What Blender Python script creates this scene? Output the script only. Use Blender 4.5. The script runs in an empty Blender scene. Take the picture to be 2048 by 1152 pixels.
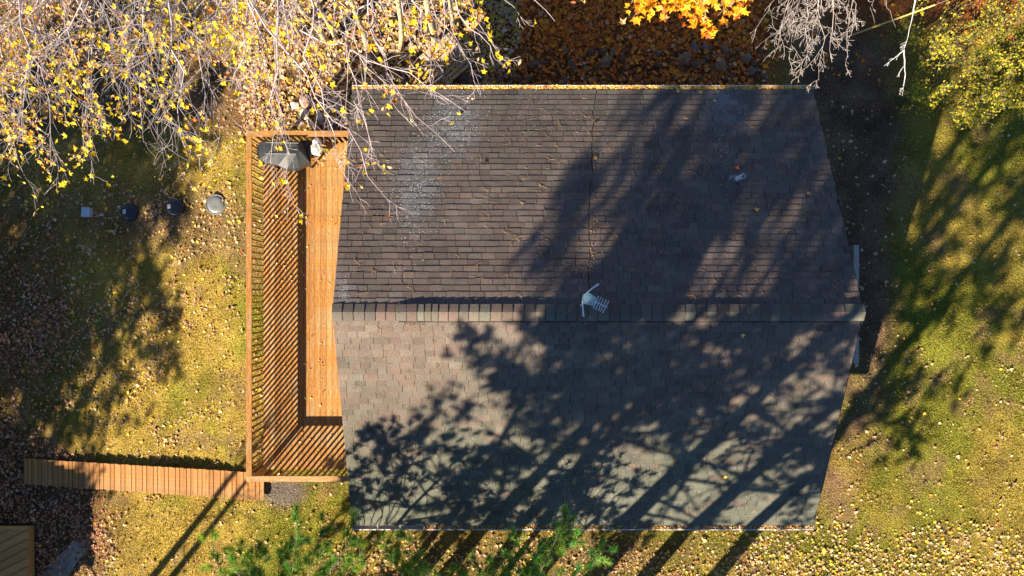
import bpy, bmesh, math, random
import numpy as np
from mathutils import Vector, noise as mnoise

random.seed(7)
RNG = np.random.default_rng(7)
scene = bpy.context.scene
C = scene.collection

# ------------------------------------------------------------------ camera
H = 18.5                     # camera height above the yard (m)
F = 24 / 36 * 2048           # focal length in photo pixels
NX, NY = 969.0, 590.0        # where the vertical through the camera meets the picture
cam_d = bpy.data.cameras.new('camera')
cam_d.lens = 24; cam_d.sensor_width = 36
cam_d.shift_x = (1024 - NX) / 2048
cam_d.shift_y = (NY - 576) / 2048
cam_d.clip_start = 0.1; cam_d.clip_end = 2000
cam = bpy.data.objects.new('camera', cam_d)
cam.location = (0, 0, H); cam.rotation_euler = (0, 0, 0)
C.objects.link(cam); scene.camera = cam

# ------------------------------------------------------------------ light
SUN = Vector((-1.04, -1.25, 1.0)).normalized()      # towards the sun
elev = math.asin(SUN.z)
azim = math.atan2(SUN.x, SUN.y)
world = bpy.data.worlds.new('World'); scene.world = world; world.use_nodes = True
wn = world.node_tree.nodes; wl = world.node_tree.links
sky = wn.new('ShaderNodeTexSky'); sky.sky_type = 'NISHITA'; sky.sun_disc = False
sky.sun_elevation = elev; sky.sun_rotation = azim
sky.air_density = 1.0; sky.dust_density = 0.0; sky.ozone_density = 7.0
wl.new(sky.outputs[0], wn['Background'].inputs[0])
wn['Background'].inputs[1].default_value = 0.05
sl = bpy.data.lights.new('sun', 'SUN'); sl.energy = 5.0; sl.angle = math.radians(0.53)
sl.color = (1.0, 0.86, 0.66)
so = bpy.data.objects.new('sun', sl); so.rotation_euler = SUN.to_track_quat('Z', 'Y').to_euler()
so.location = (-30, -36, 30); C.objects.link(so)
scene.view_settings.view_transform = 'Standard'; scene.view_settings.look = 'None'
scene.view_settings.gamma = 1; scene.view_settings.use_curve_mapping = False
scene.view_settings.exposure = 1.55
scene.cycles.max_bounces = 5; scene.cycles.diffuse_bounces = 3
scene.cycles.transparent_max_bounces = 6

# ------------------------------------------------------------------ measuring helpers
def W(px, py, z):
    D = H - z
    return Vector(((px - NX) * D / F, -(py - NY) * D / F, z))
def ground_z(x, y):
    """yard level: flat round the house, falling away to the west"""
    x = np.asarray(x, float); y = np.asarray(y, float)
    d = np.clip(-5.9 - x, 0, 7.8)
    z = 0.15 - 0.222 * d * np.clip((d + .6) / 2.0, 0.3, 1)
    z = z + 0.05 * np.sin(x * .7 + 1) * np.cos(y * .6) + .02 * np.sin(x * 2.3 + y * 1.7)
    return z
def G(px, py):
    z = 0.0
    for _ in range(12):
        p = W(px, py, z); z = float(ground_z(p.x, p.y))
    return W(px, py, z)
def to_px(x, y, z):
    D = H - z
    return NX + x * F / D, NY - y * F / D

# ------------------------------------------------------------------ materials
MATS = {}
def mat(name, col=(.5, .5, .5), attr=None, rough=.8, nscale=8, namt=.25, stretch=(1, 1, 1), bump=0.0, bscale=60,
        objvar=0.0, metal=0.0, transl=0.0, fine=0.0, fscale=80, spec=0.3, wear=None):
    if name in MATS: return MATS[name]
    m = bpy.data.materials.new(name); m.use_nodes = True; MATS[name] = m
    nt = m.node_tree; N = nt.nodes; L = nt.links
    bs = N['Principled BSDF']; out = N['Material Output']
    bs.inputs['Roughness'].default_value = rough; bs.inputs['Metallic'].default_value = metal
    bs.inputs['Specular IOR Level'].default_value = spec
    tc = N.new('ShaderNodeTexCoord'); mp = N.new('ShaderNodeMapping'); mp.inputs['Scale'].default_value = stretch
    L.new(tc.outputs['Object'], mp.inputs[0])
    if attr:
        a = N.new('ShaderNodeAttribute'); a.attribute_name = attr; base = a.outputs['Color']
    else:
        r = N.new('ShaderNodeRGB'); r.outputs[0].default_value = (*col, 1); base = r.outputs[0]
    nz = N.new('ShaderNodeTexNoise'); nz.inputs['Scale'].default_value = nscale; nz.inputs['Detail'].default_value = 5
    L.new(mp.outputs[0], nz.inputs['Vector'])
    mr = N.new('ShaderNodeMapRange'); mr.inputs[1].default_value = .3; mr.inputs[2].default_value = .7
    mr.inputs[3].default_value = 1 - namt; mr.inputs[4].default_value = 1 + namt
    L.new(nz.outputs[0], mr.inputs[0]); fac = mr.outputs[0]
    if objvar:
        oi = N.new('ShaderNodeObjectInfo'); m2 = N.new('ShaderNodeMapRange')
        m2.inputs[3].default_value = 1 - objvar; m2.inputs[4].default_value = 1 + objvar
        L.new(oi.outputs['Random'], m2.inputs[0])
        mm = N.new('ShaderNodeMath'); mm.operation = 'MULTIPLY'
        L.new(fac, mm.inputs[0]); L.new(m2.outputs[0], mm.inputs[1]); fac = mm.outputs[0]
    if fine:
        n3 = N.new('ShaderNodeTexNoise'); n3.inputs['Scale'].default_value = fscale; n3.inputs['Detail'].default_value = 2
        L.new(tc.outputs['Object'], n3.inputs['Vector'])
        m3 = N.new('ShaderNodeMapRange'); m3.inputs[1].default_value = .35; m3.inputs[2].default_value = .65
        m3.inputs[3].default_value = 1 - fine; m3.inputs[4].default_value = 1 + fine
        L.new(n3.outputs[0], m3.inputs[0])
        mm = N.new('ShaderNodeMath'); mm.operation = 'MULTIPLY'
        L.new(fac, mm.inputs[0]); L.new(m3.outputs[0], mm.inputs[1]); fac = mm.outputs[0]
    if wear:      # bleached, dirty patches that run along the grain
        w1 = N.new('ShaderNodeTexNoise'); w1.inputs['Scale'].default_value = wear[1]; w1.inputs['Detail'].default_value = 5; w1.inputs['Roughness'].default_value = .65
        wm = N.new('ShaderNodeMapping'); wm.inputs['Scale'].default_value = tuple(.35 + .65 * min(v, 3) / 3 for v in stretch)
        L.new(tc.outputs['Object'], wm.inputs[0]); L.new(wm.outputs[0], w1.inputs['Vector'])
        wa = N.new('ShaderNodeObjectInfo'); ws = N.new('ShaderNodeMath'); ws.operation = 'MULTIPLY_ADD'; ws.inputs[1].default_value = .16; L.new(wa.outputs['Random'], ws.inputs[0]); L.new(w1.outputs[0], ws.inputs[2])
        wr = N.new('ShaderNodeMapRange'); wr.inputs[1].default_value = .52; wr.inputs[2].default_value = .72; wr.inputs[4].default_value = wear[2]
        L.new(ws.outputs[0], wr.inputs[0]); wx = N.new('ShaderNodeMix'); wx.data_type = 'RGBA'; wx.inputs[7].default_value = (*wear[0], 1)
        L.new(wr.outputs[0], wx.inputs[0]); L.new(base, wx.inputs[6]); base = wx.outputs[2]
    vm = N.new('ShaderNodeVectorMath'); vm.operation = 'SCALE'
    L.new(base, vm.inputs[0]); L.new(fac, vm.inputs['Scale']); colr = vm.outputs[0]
    L.new(colr, bs.inputs['Base Color'])
    if bump:
        nb = N.new('ShaderNodeTexNoise'); nb.inputs['Scale'].default_value = bscale; nb.inputs['Detail'].default_value = 4
        L.new(mp.outputs[0], nb.inputs['Vector'])
        b = N.new('ShaderNodeBump'); b.inputs['Strength'].default_value = bump; b.inputs['Distance'].default_value = .02
        L.new(nb.outputs[0], b.inputs['Height']); L.new(b.outputs[0], bs.inputs['Normal'])
    if transl:
        t = N.new('ShaderNodeBsdfTranslucent'); L.new(colr, t.inputs[0])
        mx = N.new('ShaderNodeMixShader'); mx.inputs[0].default_value = transl
        L.new(bs.outputs[0], mx.inputs[1]); L.new(t.outputs[0], mx.inputs[2]); L.new(mx.outputs[0], out.inputs[0])
    return m

M_leaf_ground = mat('fallen_leaf', attr='col', rough=.7, namt=.1, spec=.25)
M_leaf_tree = mat('tree_leaf', attr='col', rough=.5, namt=.1, transl=.3)
M_grass = mat('grass_blade', attr='col', rough=.8, namt=.15, nscale=1.5, transl=.15, spec=.1)
M_twig = mat('pale_twig', attr='col', rough=.75, nscale=6, namt=.25)
M_bark = mat('bark', attr='col', rough=.9, nscale=14, namt=.45, stretch=(1, 1, .35), bump=.5, bscale=40)
M_needle = mat('pine_needle', attr='col', rough=.45, namt=.15, transl=.2)
M_shingle = mat('asphalt_shingle', attr='col', rough=.95, nscale=1.6, namt=.16, fine=.34, fscale=75, bump=.5, bscale=130, spec=.12)
M_under = mat('roof_underlay', (.022, .02, .019), rough=.95)
M_wood_y = mat('cedar_deck_long', (.38, .172, .040), rough=.7, nscale=5, namt=.30, stretch=(9, .5, 9), objvar=.24, fine=.16, fscale=22, bump=.3, bscale=20, wear=((.33, .24, .12), 2.2, .7))
M_wood_x = mat('cedar_deck_cross', (.41, .205, .06), rough=.7, nscale=5, namt=.25, stretch=(.5, 9, 9), objvar=.15, fine=.14, fscale=18, bump=.3, bscale=20, wear=((.30, .21, .12), 2.2, .7))
M_wood_s = mat('stair_timber', (.44, .20, .055), rough=.7, nscale=5, namt=.22, stretch=(9, .5, 9), objvar=.18, fine=.14, fscale=18, bump=.3, bscale=20, wear=((.32, .19, .085), 2.5, .6))
M_wood_grey = mat('weathered_timber', (.38, .35, .31), rough=.8, nscale=5, namt=.25, stretch=(9, .6, 9), bump=.2, bscale=20)
M_gutter = mat('white_gutter', (.62, .58, .55), rough=.45, nscale=4, namt=.2)
M_siding = mat('siding', (.22, .13, .07), rough=.8, nscale=3, namt=.2, stretch=(1, 1, 8))
M_glass = mat('window_glass', (.03, .04, .05), rough=.08, spec=.6)
M_rock = mat('rock', attr='col', rough=.85, nscale=5, namt=.3, fine=.15, fscale=30, bump=.6, bscale=12)
M_concrete = mat('concrete', (.30, .27, .22), rough=.9, nscale=3, namt=.2, fine=.2, fscale=40, bump=.4, bscale=60)
M_black = mat('black_plastic', (.018, .022, .028), rough=.38, nscale=4, namt=.3, spec=.5)
M_lidgrey = mat('grey_plastic', (.16, .17, .17), rough=.40, nscale=5, namt=.25, spec=.5)
M_cover = mat('grill_cover', (.026, .031, .036), rough=.5, nscale=6, namt=.25, spec=.5)
M_paper = mat('white_label', (.7, .7, .68), rough=.6, namt=.05)
M_pvc = mat('white_pvc', (.72, .72, .70), rough=.35, namt=.06)
M_blue = mat('blue_flashing', (.06, .17, .36), rough=.5, namt=.2, nscale=20)
M_teal = mat('teal_aluminium', (.24, .46, .47), rough=.45, namt=.15, nscale=20, metal=.2)
M_alu = mat('aluminium', (.66, .68, .72), rough=.35, namt=.08, metal=.3)
M_yellow = mat('yellow_guard', (.52, .38, .12), rough=.5, namt=.25, nscale=10)
M_wire = mat('steel_wire', (.30, .30, .32), rough=.5, metal=.5)
M_fleck = mat('lichen_fleck', attr='col', rough=.9, namt=.1)
M_bag = mat('pale_plastic_bag', (.50, .48, .44), rough=.5, namt=.25, nscale=30, bump=.6, bscale=25)

# ground: zone colours are baked in an attribute, detail is procedural
def ground_material():
    m = bpy.data.materials.new('yard_soil_and_turf'); m.use_nodes = True
    nt = m.node_tree; N = nt.nodes; L = nt.links; bs = N['Principled BSDF']
    bs.inputs['Roughness'].default_value = .95; bs.inputs['Specular IOR Level'].default_value = .08
    a = N.new('ShaderNodeAttribute'); a.attribute_name = 'col'
    tc = N.new('ShaderNodeTexCoord')
    def nz(s, d, lo, hi):
        n = N.new('ShaderNodeTexNoise'); n.inputs['Scale'].default_value = s; n.inputs['Detail'].default_value = d
        L.new(tc.outputs['Object'], n.inputs['Vector'])
        r = N.new('ShaderNodeMapRange'); r.inputs[1].default_value = .33; r.inputs[2].default_value = .67
        r.inputs[3].default_value = lo; r.inputs[4].default_value = hi; L.new(n.outputs[0], r.inputs[0]); return r.outputs[0]
    m1 = N.new('ShaderNodeMath'); m1.operation = 'MULTIPLY'
    L.new(nz(1.4, 6, .8, 1.2), m1.inputs[0]); L.new(nz(30, 5, .42, 1.5), m1.inputs[1])
    v = N.new('ShaderNodeVectorMath'); v.operation = 'SCALE'
    L.new(a.outputs['Color'], v.inputs[0]); L.new(m1.outputs[0], v.inputs['Scale']); L.new(v.outputs[0], bs.inputs['Base Color'])
    n = N.new('ShaderNodeTexNoise'); n.inputs['Scale'].default_value = 22; n.inputs['Detail'].default_value = 6
    L.new(tc.outputs['Object'], n.inputs['Vector'])
    b = N.new('ShaderNodeBump'); b.inputs['Strength'].default_value = .9; b.inputs['Distance'].default_value = .05
    L.new(n.outputs[0], b.inputs['Height']); L.new(b.outputs[0], bs.inputs['Normal'])
    return m

# ------------------------------------------------------------------ object helpers
def link(o, parent=None):
    C.objects.link(o)
    if parent is not None: o.parent = parent
    return o
def tag(o, label=None, cat=None, group=None, kind=None):
    if label: o['label'] = label
    if cat: o['category'] = cat
    if group: o['group'] = group
    if kind: o['kind'] = kind
    return o
def empty(name, loc=(0, 0, 0)):
    o = bpy.data.objects.new(name, None); o.location = loc; o.empty_display_size = .2
    return link(o)
def from_arrays(name, V, Fc, mat_, col=None, parent=None, smooth=False, loc=None):
    """V (n,3); Fc list of arrays (m,k) with the same k inside one array; col (n,3) per vertex"""
    V = np.asarray(V, np.float32)
    if not isinstance(Fc, (list, tuple)): Fc = [Fc]
    Fc = [np.asarray(f, np.int32) for f in Fc if len(f)]
    if loc is not None: V = V - np.asarray(loc, np.float32)
    me = bpy.data.meshes.new(name)
    me.vertices.add(len(V)); me.vertices.foreach_set('co', V.ravel())
    loops = np.concatenate([f.ravel() for f in Fc]); sizes = np.concatenate([np.full(len(f), f.shape[1]) for f in Fc])
    me.loops.add(len(loops)); me.loops.foreach_set('vertex_index', loops)
    me.polygons.add(len(sizes)); st = np.concatenate([[0], np.cumsum(sizes)[:-1]])
    me.polygons.foreach_set('loop_start', st.astype(np.int32))
    me.polygons.foreach_set('use_smooth', np.full(len(sizes), bool(smooth)))
    me.update(calc_edges=True)
    if col is not None:
        at = me.color_attributes.new('col', 'FLOAT_COLOR', 'POINT')
        c4 = np.ones((len(V), 4), np.float32); c4[:, :3] = col; at.data.foreach_set('color', c4.ravel())
    me.materials.append(mat_)
    o = bpy.data.objects.new(name, me)
    if loc is not None: o.location = loc
    return link(o, parent)

BOXF = np.array([[0, 3, 2, 1], [4, 5, 6, 7], [0, 1, 5, 4], [1, 2, 6, 5], [2, 3, 7, 6], [3, 0, 4, 7]])
def box_arr(x0, x1, y0, y1, z0, z1):
    return np.array([[x0, y0, z0], [x1, y0, z0], [x1, y1, z0], [x0, y1, z0], [x0, y0, z1], [x1, y0, z1], [x1, y1, z1], [x0, y1, z1]], float)
class MB:
    def __init__(s): s.v = []; s.f4 = []; s.f3 = []; s.c = []; s.n = 0
    def add(s, V, f4=None, f3=None, col=None):
        V = np.asarray(V, float)
        if f4 is not None and len(f4): s.f4.append(np.asarray(f4) + s.n)
        if f3 is not None and len(f3): s.f3.append(np.asarray(f3) + s.n)
        s.v.append(V); s.n += len(V)
        if col is not None: s.c.append(np.broadcast_to(np.asarray(col, float), (len(V), 3)))
        return s
    def box(s, x0, x1, y0, y1, z0, z1, col=None): return s.add(box_arr(x0, x1, y0, y1, z0, z1), BOXF, col=col)
    def bar(s, a, b, w, h, col=None, up=(0, 0, 1)):
        a = Vector(a); b = Vector(b); d = (b - a).normalized(); u = Vector(up)
        sx = d.cross(u).normalized(); uz = sx.cross(d)
        V = [p + sx * i * w / 2 + uz * j * h / 2 for p in (a, b) for i, j in ((-1, -1), (1, -1), (1, 1), (-1, 1))]
        return s.add([list(v) for v in V], [[0, 1, 2, 3], [7, 6, 5, 4], [0, 4, 5, 1], [1, 5, 6, 2], [2, 6, 7, 3], [3, 7, 4, 0]], col=col)
    def tube(s, pts, rads, n=8, col=None, caps=True):
        pts = [Vector(p) for p in pts]; V = []; k = len(pts)
        for i, p in enumerate(pts):
            d = (pts[min(i + 1, k - 1)] - pts[max(i - 1, 0)]).normalized()
            a = Vector((0, 0, 1)) if abs(d.z) < .9 else Vector((1, 0, 0))
            u = d.cross(a).normalized(); w = d.cross(u)
            for j in range(n):
                t = 2 * math.pi * j / n; V.append(list(p + (u * math.cos(t) + w * math.sin(t)) * rads[i]))
        f = [[i * n + j, i * n + (j + 1) % n, (i + 1) * n + (j + 1) % n, (i + 1) * n + j] for i in range(k - 1) for j in range(n)]
        f3 = []
        if caps:
            V.append(list(pts[0])); V.append(list(pts[-1])); a0 = k * n; a1 = a0 + 1
            f3 = [[a0, (j + 1) % n, j] for j in range(n)] + [[a1, (k - 1) * n + j, (k - 1) * n + (j + 1) % n] for j in range(n)]
        return s.add(V, f, f3, col)
    def build(s, name, mat_, parent=None, smooth=False, loc=None):
        V = np.concatenate(s.v); F_ = []
        if s.f4: F_.append(np.concatenate(s.f4))
        if s.f3: F_.append(np.concatenate(s.f3))
        col = np.concatenate(s.c) if s.c and sum(len(c) for c in s.c) == len(V) else None
        return from_arrays(name, V, F_, mat_, col, parent, smooth, loc)

def tubes_arrays(P0, P1, R0, R1, sides=4):
    """independent tapered prisms for many segments at once"""
    P0 = np.asarray(P0, float); P1 = np.asarray(P1, float); R0 = np.asarray(R0, float); R1 = np.asarray(R1, float)
    n = len(P0); d = P1 - P0; L_ = np.linalg.norm(d, axis=1, keepdims=True) + 1e-9; d = d / L_
    a = np.where(np.abs(d[:, 2:3]) < .9, [[0, 0, 1.]], [[1., 0, 0]])
    u = np.cross(d, a); u /= np.linalg.norm(u, axis=1, keepdims=True); w = np.cross(d, u)
    t = np.arange(sides) * 2 * math.pi / sides
    ring = u[:, None, :] * np.cos(t)[None, :, None] + w[:, None, :] * np.sin(t)[None, :, None]
    A = P0[:, None, :] + ring * R0[:, None, None]; B = P1[:, None, :] + ring * R1[:, None, None]
    V = np.concatenate([A, B], axis=1).reshape(-1, 3)
    j = np.arange(sides); f = np.stack([j, (j + 1) % sides, sides + (j + 1) % sides, sides + j], 1)
    Fc = (f[None] + (np.arange(n) * 2 * sides)[:, None, None]).reshape(-1, 4)
    return V, Fc
def segs_obj(name, segs, mat_, col, parent=None, sides=4, loc=None, jitter=.12):
    S = np.array([(*a, *b, r0, r1) for a, b, r0, r1 in segs], float)
    V, Fc = tubes_arrays(S[:, :3], S[:, 3:6], S[:, 6], S[:, 7], sides)
    cc = np.repeat(np.clip(RNG.normal(1, jitter, (len(S), 1)), .5, 1.5) * np.asarray(col)[None], 2 * sides, axis=0)
    return from_arrays(name, V, Fc, mat_, cc, parent, True, loc)

# leaf templates (outline, unit radius; stem at -y)
def star(lobes, inner, wob=0):
    pts = []
    for i in range(lobes):
        a0 = -math.pi / 2 + (i + .5) * 2 * math.pi / lobes; a1 = a0 + math.pi / lobes
        r = 1 if i not in (0, lobes - 1) else .72
        pts.append((math.cos(a0) * r, math.sin(a0) * r))
        pts.append((math.cos(a1) * inner, math.sin(a1) * inner))
    return np.array(pts)
LEAF5 = star(5, .48); LEAF3 = star(3, .5)
OVAL = np.array([(0, -1), (.42, -.3), (.36, .35), (0, 1), (-.36, .35), (-.42, -.3)])
def leaves_arrays(P, size, normal, spin, template, curl, seed=0):
    """fan leaves: P (n,3), size (n,), normal (n,3)"""
    n = len(P); k = len(template)
    nn = normal / (np.linalg.norm(normal, axis=1, keepdims=True) + 1e-9)
    a = np.where(np.abs(nn[:, 2:3]) < .9, [[0, 0, 1.]], [[1., 0, 0]])
    u = np.cross(nn, a); u /= np.linalg.norm(u, axis=1, keepdims=True); w = np.cross(nn, u)
    cs, sn = np.cos(spin)[:, None], np.sin(spin)[:, None]
    U = u * cs + w * sn; Wv = -u * sn + w * cs
    tx = template[None, :, 0]; ty = template[None, :, 1]
    jit = 1 + RNG.uniform(-.16, .16, (n, k))
    zc = curl[:, None] * (tx ** 2 * RNG.uniform(.4, 1.4, (n, 1)) + ty ** 2 * RNG.uniform(-.3, .8, (n, 1)) + RNG.uniform(-.15, .15, (n, k)))
    O = (U[:, None, :] * (tx * jit)[..., None] + Wv[:, None, :] * (ty * jit)[..., None] + nn[:, None, :] * zc[..., None]) * size[:, None, None]
    V = np.concatenate([P[:, None, :] + O, P[:, None, :]], axis=1).reshape(-1, 3)
    j = np.arange(k); f = np.stack([j, (j + 1) % k, np.full(k, k)], 1)
    Fc = (f[None] + (np.arange(n) * (k + 1))[:, None, None]).reshape(-1, 3)
    return V, Fc, k + 1
def leaves_obj(name, P, size, normal, col, mat_, template=LEAF5, curl=.4, parent=None, loc=None):
    P = np.asarray(P, float); n = len(P)
    V, Fc, k = leaves_arrays(P, np.asarray(size), np.asarray(normal, float), RNG.uniform(0, 6.28, n), template, np.full(n, curl) * RNG.uniform(.2, 1.5, n))
    return from_arrays(name, V, Fc, mat_, np.repeat(col, k, axis=0), parent, False, loc)
def palette(n, cols, wts, jit=.12):
    cols = np.array(cols, float); w = np.array(wts, float); w /= w.sum()
    c = cols[RNG.choice(len(cols), n, p=w)]
    return np.clip(c * RNG.normal(1, jit, (n, 1)) * RNG.normal(1, .05, (n, 3)), .005, .9)

# ------------------------------------------------------------------ ground
def blob(px, py, cx, cy, rx, ry, soft=.5):
    d = np.sqrt(((px - cx) / rx) ** 2 + ((py - cy) / ry) ** 2)
    return np.clip((1 + soft - d) / (2 * soft), 0, 1)
def vnoise(x, y, s, seed=0):
    """cheap smooth value noise on arrays, 0..1"""
    x = x * s + seed * 17.3; y = y * s - seed * 9.1
    xi = np.floor(x).astype(int); yi = np.floor(y).astype(int); fx = x - xi; fy = y - yi
    fx = fx * fx * (3 - 2 * fx); fy = fy * fy * (3 - 2 * fy)
    def h(a, b):
        q = (a * 374761393 + b * 668265263 + seed * 1442695) & 0x7fffffff
        q = ((q ^ (q >> 13)) * 1274126177) & 0x7fffffff
        return ((q ^ (q >> 16)) & 0xffff) / 65535.
    return (h(xi, yi) * (1 - fx) + h(xi + 1, yi) * fx) * (1 - fy) + (h(xi, yi + 1) * (1 - fx) + h(xi + 1, yi + 1) * fx) * fy
def fbm(x, y, s, seed=0):
    return (vnoise(x, y, s, seed) * .55 + vnoise(x, y, s * 2.1, seed + 1) * .3 + vnoise(x, y, s * 4.3, seed + 2) * .15)

def zones(x, y):
    z = ground_z(x, y); px, py = to_px(x, y, z)
    n = fbm(x, y, .9, 3)
    j = (n - .5) * 140
    dirt = np.zeros_like(x)
    for b in ((1715, 300, 95, 330, .35), (1745, 620, 55, 200, .5), (1660, 120, 90, 110, .4), (1700, 820, 30, 90, .7), (1665, 930, 24, 90, .7)):
        dirt = np.maximum(dirt, blob(px + j * .5, py + j, *b))
    dirt = np.maximum(dirt, .8 * blob(px + j, py + j * .4, 330, 440, 190, 60, .6))
    dirt = np.maximum(dirt, .9 * blob(px + j * .2, py + j * .2, 60, 1060, 160, 130, .4))
    dirt = np.maximum(dirt, .75 * blob(px + j * .2, py + j * .2, 567, 985, 45, 30, .5))
    dirt = np.maximum(dirt, .6 * blob(px + j, py + j * .3, 40, 640, 150, 60, .6))
    dirt = np.maximum(dirt, .55 * blob(px + j, py + j * .3, 1100, 1110, 330, 50, .5))
    litter = np.clip((300 - py + j * .6) / 60, 0, 1) * np.clip((1600 - px + j * .5) / 90, 0, 1)
    litter = np.maximum(litter, np.clip((80 - py + j * .6) / 60, 0, 1))
    return px, py, dirt, litter, n
def ground_col(x, y):
    px, py, dirt, litter, n = zones(x, y)
    n2 = fbm(x, y, .45, 9)[..., None]; n3 = fbm(x, y, 2.2, 12)[..., None]
    dry = np.array([.31, .215, .045]); green = np.array([.135, .150, .016])
    g = dry * (1 - n2 * 0) ; mixg = np.clip((n2 - .42) * 4 + (n3 - .5) * 1.5, 0, 1)
    east = np.clip((px - 1600) / 300, 0, 1)[..., None]
    mixg = np.clip(mixg * .75 + .08 + .25 * east, 0, .85)
    c = dry * (1 - mixg) + green * mixg
    soil = np.array([.13, .074, .048]) * (1 + .8 * (n3 - .5)); 
    c = c * (1 - dirt[..., None] * .95) + soil * dirt[..., None] * .95
    red = (blob(px, py, 40, 1020, 170, 150, .4) + .8 * blob(px, py, 20, 620, 110, 260, .5)).clip(0, 1)[..., None]
    c = c * (1 - .8 * red) + np.array([.105, .048, .026]) * .8 * red
    n5 = fbm(x, y, 5.5, 61)[..., None]; c = c * (.72 + .56 * n5)
    thin = np.clip((fbm(x, y, 1.7, 71)[..., None] - .60) * 5, 0, .65); c = c * (1 - thin) + np.array([.20, .13, .060]) * thin
    # worn bare ground left of the wooden stairs
    slab = blob(px, py, 567, 985, 42, 26, .4)[..., None]
    c = c * (1 - slab) + np.array([.16, .13, .105]) * slab
    lit = np.where(px[..., None] > 930, np.array([.24, .072, .020]), np.array([.11, .062, .030]))
    c = c * (1 - litter[..., None] * .9) + lit * litter[..., None] * .9
    return c
ax = np.concatenate([-np.geomspace(400, 26, 18)[:-1], np.linspace(-26, 26, 380), np.geomspace(26, 400, 18)[1:]])
ay = np.concatenate([-np.geomspace(400, 20, 18)[:-1], np.linspace(-20, 20, 290), np.geomspace(20, 400, 18)[1:]])
X, Y = np.meshgrid(ax, ay)
Z = ground_z(X, Y) + .03 * (fbm(X, Y, 3, 5) - .5)
Vg = np.stack([X, Y, Z], -1).reshape(-1, 3)
nx, ny = len(ax), len(ay)
ii, jj = np.meshgrid(np.arange(nx - 1), np.arange(ny - 1)); k0 = (jj * nx + ii).ravel()
g = from_arrays('ground', Vg, np.stack([k0, k0 + 1, k0 + nx + 1, k0 + nx], 1), ground_material(), ground_col(X, Y).reshape(-1, 3), smooth=True)
tag(g, 'yard of dry grass, dark bare soil and leaf litter round the house', kind='structure')

# ------------------------------------------------------------------ house numbers
ZR, ZE = 4.96, 2.90                      # ridge and eave height
YR, YN, YS = -0.34, 4.68, -5.26          # ridge and eave edges in y
XL, XR = -3.02, 7.53                     # gable edges in x
def roof_z(y):
    return ZR - (ZR - ZE) * ((y - YR) / (YN - YR) if y > YR else (YR - y) / (YR - YS))
house = empty('house', (2.25, -.3, 0)); HL = Vector(house.location)
tag(house, 'single storey cottage under a dark asphalt shingle gable roof', 'house')
def hpart(mb, name, m, parent=house, smooth=False):
    o = mb.build(name, m, parent, smooth)
    o.location = -HL if parent is house else (0, 0, 0)
    return o
# walls
wx0, wx1, wy0, wy1 = XL + .35, XR - .35, YS + .4, YN - .4
def wall(x0, x1, y0, y1, gable=False):
    mb = MB()
    if not gable: mb.box(x0, x1, y0, y1, -.1, ZE + .02)
    else:
        ztop = [ZE + .02, roof_z(YR) - .16, ZE + .02]; ys = [y0, YR, y1]
        V = []
        for xx in (x0, x1):
            V += [[xx, y0, -.1], [xx, y1, -.1], [xx, y1, roof_z(y1) - .12], [xx, YR, ZR - .14], [xx, y0, roof_z(y0) - .12]]
        mb.add(V, [[0, 1, 6, 5], [1, 2, 7, 6], [2, 3, 8, 7], [3, 4, 9, 8], [4, 0, 5, 9]], [[0, 4, 1], [1, 4, 2], [2, 4, 3], [5, 6, 9], [6, 7, 9], [7, 8, 9]])
    return hpart(mb, 'wall', M_siding)
wall(wx0, wx0 + .15, wy0, wy1, True); wall(wx1 - .15, wx1, wy0, wy1, True)
wall(wx0 + .15, wx1 - .15, wy0, wy0 + .15); wall(wx0 + .15, wx1 - .15, wy1 - .15, wy1)
def opening(cx, cy, cz, w, h, ax_, name='window', sgn=1):
    mb = MB(); t = .05; d = .05
    def b(u0, u1, z0, z1, dd, mb_):
        if ax_ == 'y': mb_.box(cx + u0, cx + u1, cy - dd, cy + dd, cz + z0, cz + z1)
        else: mb_.box(cx - dd, cx + dd, cy + u0, cy + u1, cz + z0, cz + z1)
    b(-w / 2 - t, w / 2 + t, h / 2, h / 2 + t, d, mb); b(-w / 2 - t, w / 2 + t, -h / 2 - t, -h / 2, d, mb)
    b(-w / 2 - t, -w / 2, -h / 2, h / 2, d, mb); b(w / 2, w / 2 + t, -h / 2, h / 2, d, mb)
    if name == 'window': b(-.02, .02, -h / 2, h / 2, d - .01, mb)
    o = hpart(mb, name, M_gutter)
    p = MB(); b(-w / 2, w / 2, -h / 2, h / 2, .02, p); q = p.build('pane', M_glass, o); return o
for yy in (2.6, -2.9): opening(wx0 - .02, yy, 2.0, 1.2, 1.0, 'x')
opening(wx0 - .02, 0, 1.3 + 1.02, .9, 1.95, 'x', 'door')
for xx in (0, 3, 5.5): opening(xx, wy0 - .02, 1.9, 1.3, .9, 'y'); opening(xx, wy1 + .02, 1.9, 1.3, .9, 'y')
opening(wx1 + .02, 2.8, 2.0, 1.2, 1.0, 'x'); opening(wx1 + .02, -.2, 1.95, .9, 1.95, 'x', 'door')
# roof body
rb = MB()
th = .12
V = []
for xx in (XL, XR):
    V += [[xx, YS, ZE], [xx, YR, ZR], [xx, YN, ZE], [xx, YN, ZE - th], [xx, YR, ZR - th], [xx, YS, ZE - th]]
rb.add(V, [[0, 6, 7, 1], [1, 7, 8, 2], [2, 8, 9, 3], [3, 9, 10, 4], [4, 10, 11, 5], [5, 11, 6, 0], [0, 1, 4, 5], [1, 2, 3, 4], [6, 11, 10, 7], [7, 10, 9, 8]])
roof = hpart(rb, 'roof', M_under)
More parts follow.
